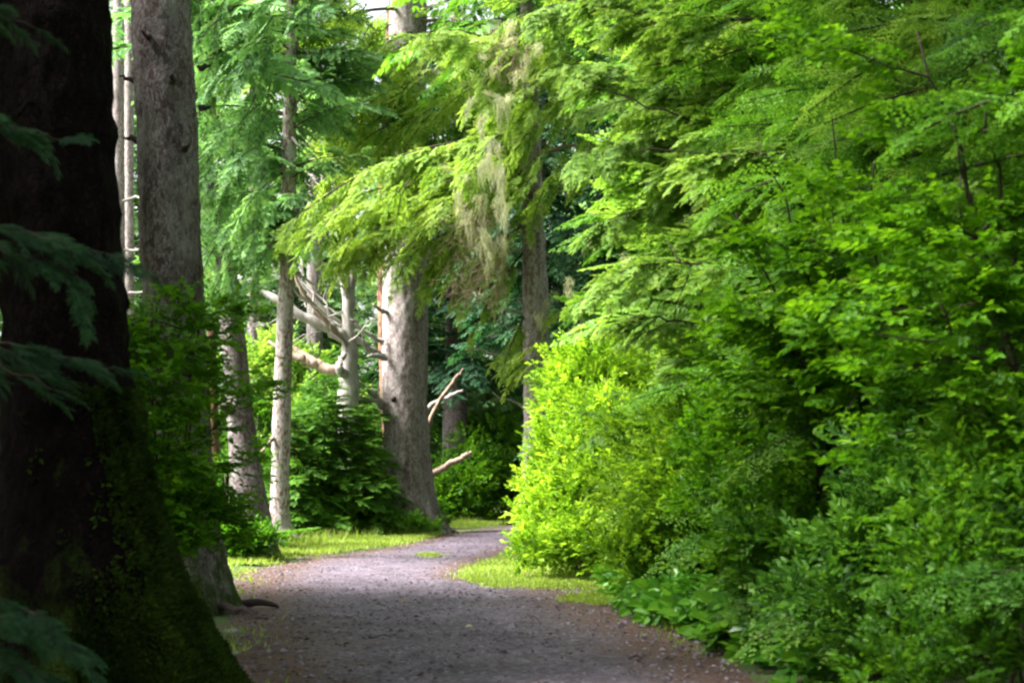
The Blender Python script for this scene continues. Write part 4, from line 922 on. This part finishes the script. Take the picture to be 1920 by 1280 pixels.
# mossy log and pale chips, small scraps of unclear kind
a_, b_ = gnd(420, 1030), gnd(545, 1034); a_ = a_ + [-.6, 1.6, .25]; b_[2] = .04
t = thing('mossy_log', 'mossy rotten log slanting into the grass by the slim trunk', 'log', tuple(a_)); lg = tubeg(bent(a_, b_, 14, .05, .03, rng), np.linspace(.16, .09, 14), 14)
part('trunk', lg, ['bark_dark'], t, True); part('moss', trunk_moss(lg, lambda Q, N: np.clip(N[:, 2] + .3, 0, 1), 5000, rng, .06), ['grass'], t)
for i, (px, py, lb) in enumerate(((436, 1186, 'pale wood chip lying beside the mossy root flare'), (405, 1136, 'whitish chip at the foot of the grey trunk'))):
    b = gnd(px, py); g = stones(b[None, :2], rng, np.array([.085]), .02, .4); g.T[:] = 1.0
    tag(build('wood_chip', g, ['dead']), lb, 'chip')

for px, py, ln, a, lb in ((690, 1200, .30, .3, 'thin dark twig lying on the gravel in the middle of the near path'), (1010, 1165, .22, 2.4, 'short twig on the gravel below the small grass patch'), (560, 1110, .26, 1.2, 'forked twig on the gravel beside the grey trunk roots'), (1180, 1240, .34, .9, 'longest twig, on the brown needles at the shrub side of the path')):
    b = gnd(px, py) + [0, 0, .03]; d = np.array([math.cos(a), math.sin(a), 0]); t = tag(build('fallen_twig', stub(b, d, ln, .008, rng, 5, .05, 2), ['stub'], None, True), lb, 'twig')
for px, py, a, lb in ((757, 1130, .4, 'yellow fallen leaf lying alone in the middle of the path'), (690, 1080, 1.7, 'pale yellow fallen leaf where the path turns bright'), (880, 1178, 2.6, 'whitish fallen leaf on the dark near gravel')):
    b = gnd(px, py) + [0, 0, .03]; g = leaf_twig(rng, 2, .1, .07); g = G(g.V[6:12], g.F[2:4] - 6); v = g.V - g.V.mean(0); v *= .09 / np.ptp(v, axis=0).max(); c_, s_ = math.cos(a), math.sin(a)
    v = np.stack([v[:, 0] * c_ - v[:, 1] * s_, v[:, 0] * s_ + v[:, 1] * c_, v[:, 2] * .6], 1) + b; tag(build('fallen_leaf', G(v, g.F, np.ones(2)), ['lichen' if 'whitish' in lb else 'yellow_leaf']), lb, 'leaf')

# ================================================================== BACKGROUND WOOD
rng = np.random.default_rng(61)
BT = [(1.0, 46, 24), (-21, 52, 26), (-17, 58, 28), (-13.5, 50, 17), (-11, 62, 30), (-8.2, 54, 16), (-6, 66, 30), (-3.6, 57, 20), (-1.6, 64, 27), (.4, 56, 19), (2.6, 62, 26), (4.8, 50, 22), (7.5, 58, 26), (10.5, 48, 22), (13, 60, 28), (16, 50, 24), (-24, 64, 28), (-15.5, 70, 30), (-9, 74, 28), (-2.5, 75, 26), (5, 74, 30), (11, 74, 30), (20, 62, 28)]
WHERE = ['filling the dark gap between the massive pale trunk and the mauve one', 'behind the two nearest trunks', 'seen past the leaning trunk', 'left of the snag', 'behind the slim pale trunk', 'behind the bleached snag', 'far behind the bleached snag', 'close behind the massive pale trunk', 'far behind the massive pale trunk', 'at the end of the path', 'beyond the mauve trunk']
for i, (x, y, h) in enumerate(BT):
    P = bent([x, y, GZ], [x + rng.normal(0, .3), y, h], 12, 0, .06, rng); g, ax, rr = trunk_geo(P, np.linspace(.30, .05, 12) * rng.uniform(.8, 1.2), seg=16, rough=.03, seed=100 + i)
    lb = ['hazy evergreen ' + w for w in WHERE][i] if i < 11 else ['thin evergreen', 'dense evergreen', 'tall evergreen'][i % 3] + ' in the far wood, ' + ['hidden mostly by the arching hemlocks', 'deep behind the lime bush', 'past the vine maples', 'beyond the broad green hemlock', 'behind the closest hemlock', 'at its edge past the nearest trunk', 'in the last row past the grey trunk', 'in the last row past the snag', 'in the last row past the bend', 'in the last row past the mauve trunk', 'in the last row behind the lime bush', 'in the outermost corner'][i - 11]
    t = tree_thing('evergreen_tree', lb, [x, y, GZ], group='trees of the far wood'); part('trunk', g, ['bark_violet'], t, True)
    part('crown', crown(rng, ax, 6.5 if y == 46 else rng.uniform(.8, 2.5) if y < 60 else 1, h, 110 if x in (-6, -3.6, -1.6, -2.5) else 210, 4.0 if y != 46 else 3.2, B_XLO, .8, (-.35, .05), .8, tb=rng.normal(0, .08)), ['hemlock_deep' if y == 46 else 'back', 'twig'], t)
# bare pale poles showing between the two nearest trunks and behind
for i, (px, w, Y, lb) in enumerate(((222, 12, 44, 'pale bare pole seen between the nearest trunk and the grey one'), (242, 9, 47, 'thinner bare pole beside the pale one between the two nearest trunks'), (590, 14, 50, 'pale distant trunk showing through the slim trunk\'s foliage'), (745, 9, 55, 'white distant trunk showing through the hanging boughs'), (1252, 14, 40, 'pale trunk glimpsed high through the arching branches'), (475, 10, 48, 'grey distant pole left of the slim pale trunk'))):
    tg, ax, r_ = trunk_px(Y, [(-100, px - w * .8, px + w * .8), (400, px - w, px + w), (960, px - w * 1.2, px + w * 1.2)], 20, .04, seg=16, rough=.02, seed=200 + i)
    t = tree_thing('bare_trunk', lb, [*ax(0), GZ], 'tree'); part('trunk', tg, ['bark_pale'], t, True)
    if i < 2:
        for z in (5.5, 7.2, 8.6, 10.2): part('dead_branch', stub(np.array([*ax(z), z]), (1 if i == 0 else -1, -.3, .05), 1.3, .06, rng, 6, .03), ['dead'], t, True)
# right and far trees close the view; unseen left ones added for shade
FX = [(-3.5, 2.2, 9), (-2.7, -.6, 9), (-4.7, 4.6, 10), (-6.0, 2.0, 10), (-6.8, 5.8, 10), (-8.2, 10, 11.5), (-8.6, 13, 12.5), (-9.4, 17, 13.5), (8, 8, 18), (9, 3, 20), (12, 20, 20), (11, 29, 22), (14, 36, 24), (10, 34, 22), (9, 14, 17)]
gs = []
for i, (x, y, h) in enumerate(FX):
    P = bent([x, y, GZ], [x, y, h], 10, 0, .05, rng); g, ax, rr = trunk_geo(P, np.linspace(.3, .05, 10), seg=12, rough=.03, seed=300 + i, step=.5); g.S[:] = 1
    gs += [g, crown(rng, ax, (8.0 if abs(x) < 5.5 else 4.0) if (x > -4.4 and x not in (-3.5, -2.7)) or y > 7 else .4, h, 80 if x not in (-3.5, -2.7, -4.7, -8.6, -9.4, -8.2) else 200, (1.7 if x in (-3.5, -2.7) else 2.3 if x == -4.7 else 4.6 if x > -4.4 else 3.4), B_XLO, 1.2, (-.15, .1), .5)]
for i in range(38):
    a = rng.uniform(-1.5, 1.5); d = rng.uniform(80, 105); x, y = d * math.sin(a * .75), d * math.cos(a * .75); h = rng.uniform(18, 27)
    P = bent([x, y, GZ], [x, y, h], 6, 0, .05, rng); g, ax, rr = trunk_geo(P, np.linspace(.3, .05, 6), seg=8, rough=.03, seed=400 + i, step=1); g.S[:] = 1
    gs += [g, crown(rng, ax, .5, h, 70, 4.5, B_XLO, 1.2, (-.3, .1), .8)]
tag(build('far_forest', G.join(gs), ['back', 'twig']), kind='stuff')
if True:
    import collections
    cc = collections.Counter()
    for o in C.objects:
        if o.type == 'MESH': cc[(o.parent or o).get('label', o.name)[:40]] += len(o.data.polygons)
    open('/tmp/faces.txt', 'w').write('\n'.join(f'{v} {k}' for k, v in cc.most_common(40)) + f'\ntotal {sum(cc.values())}')
print('faces', sum(len(o.data.polygons) for o in C.objects if o.type == 'MESH'), 'objects', len(C.objects))
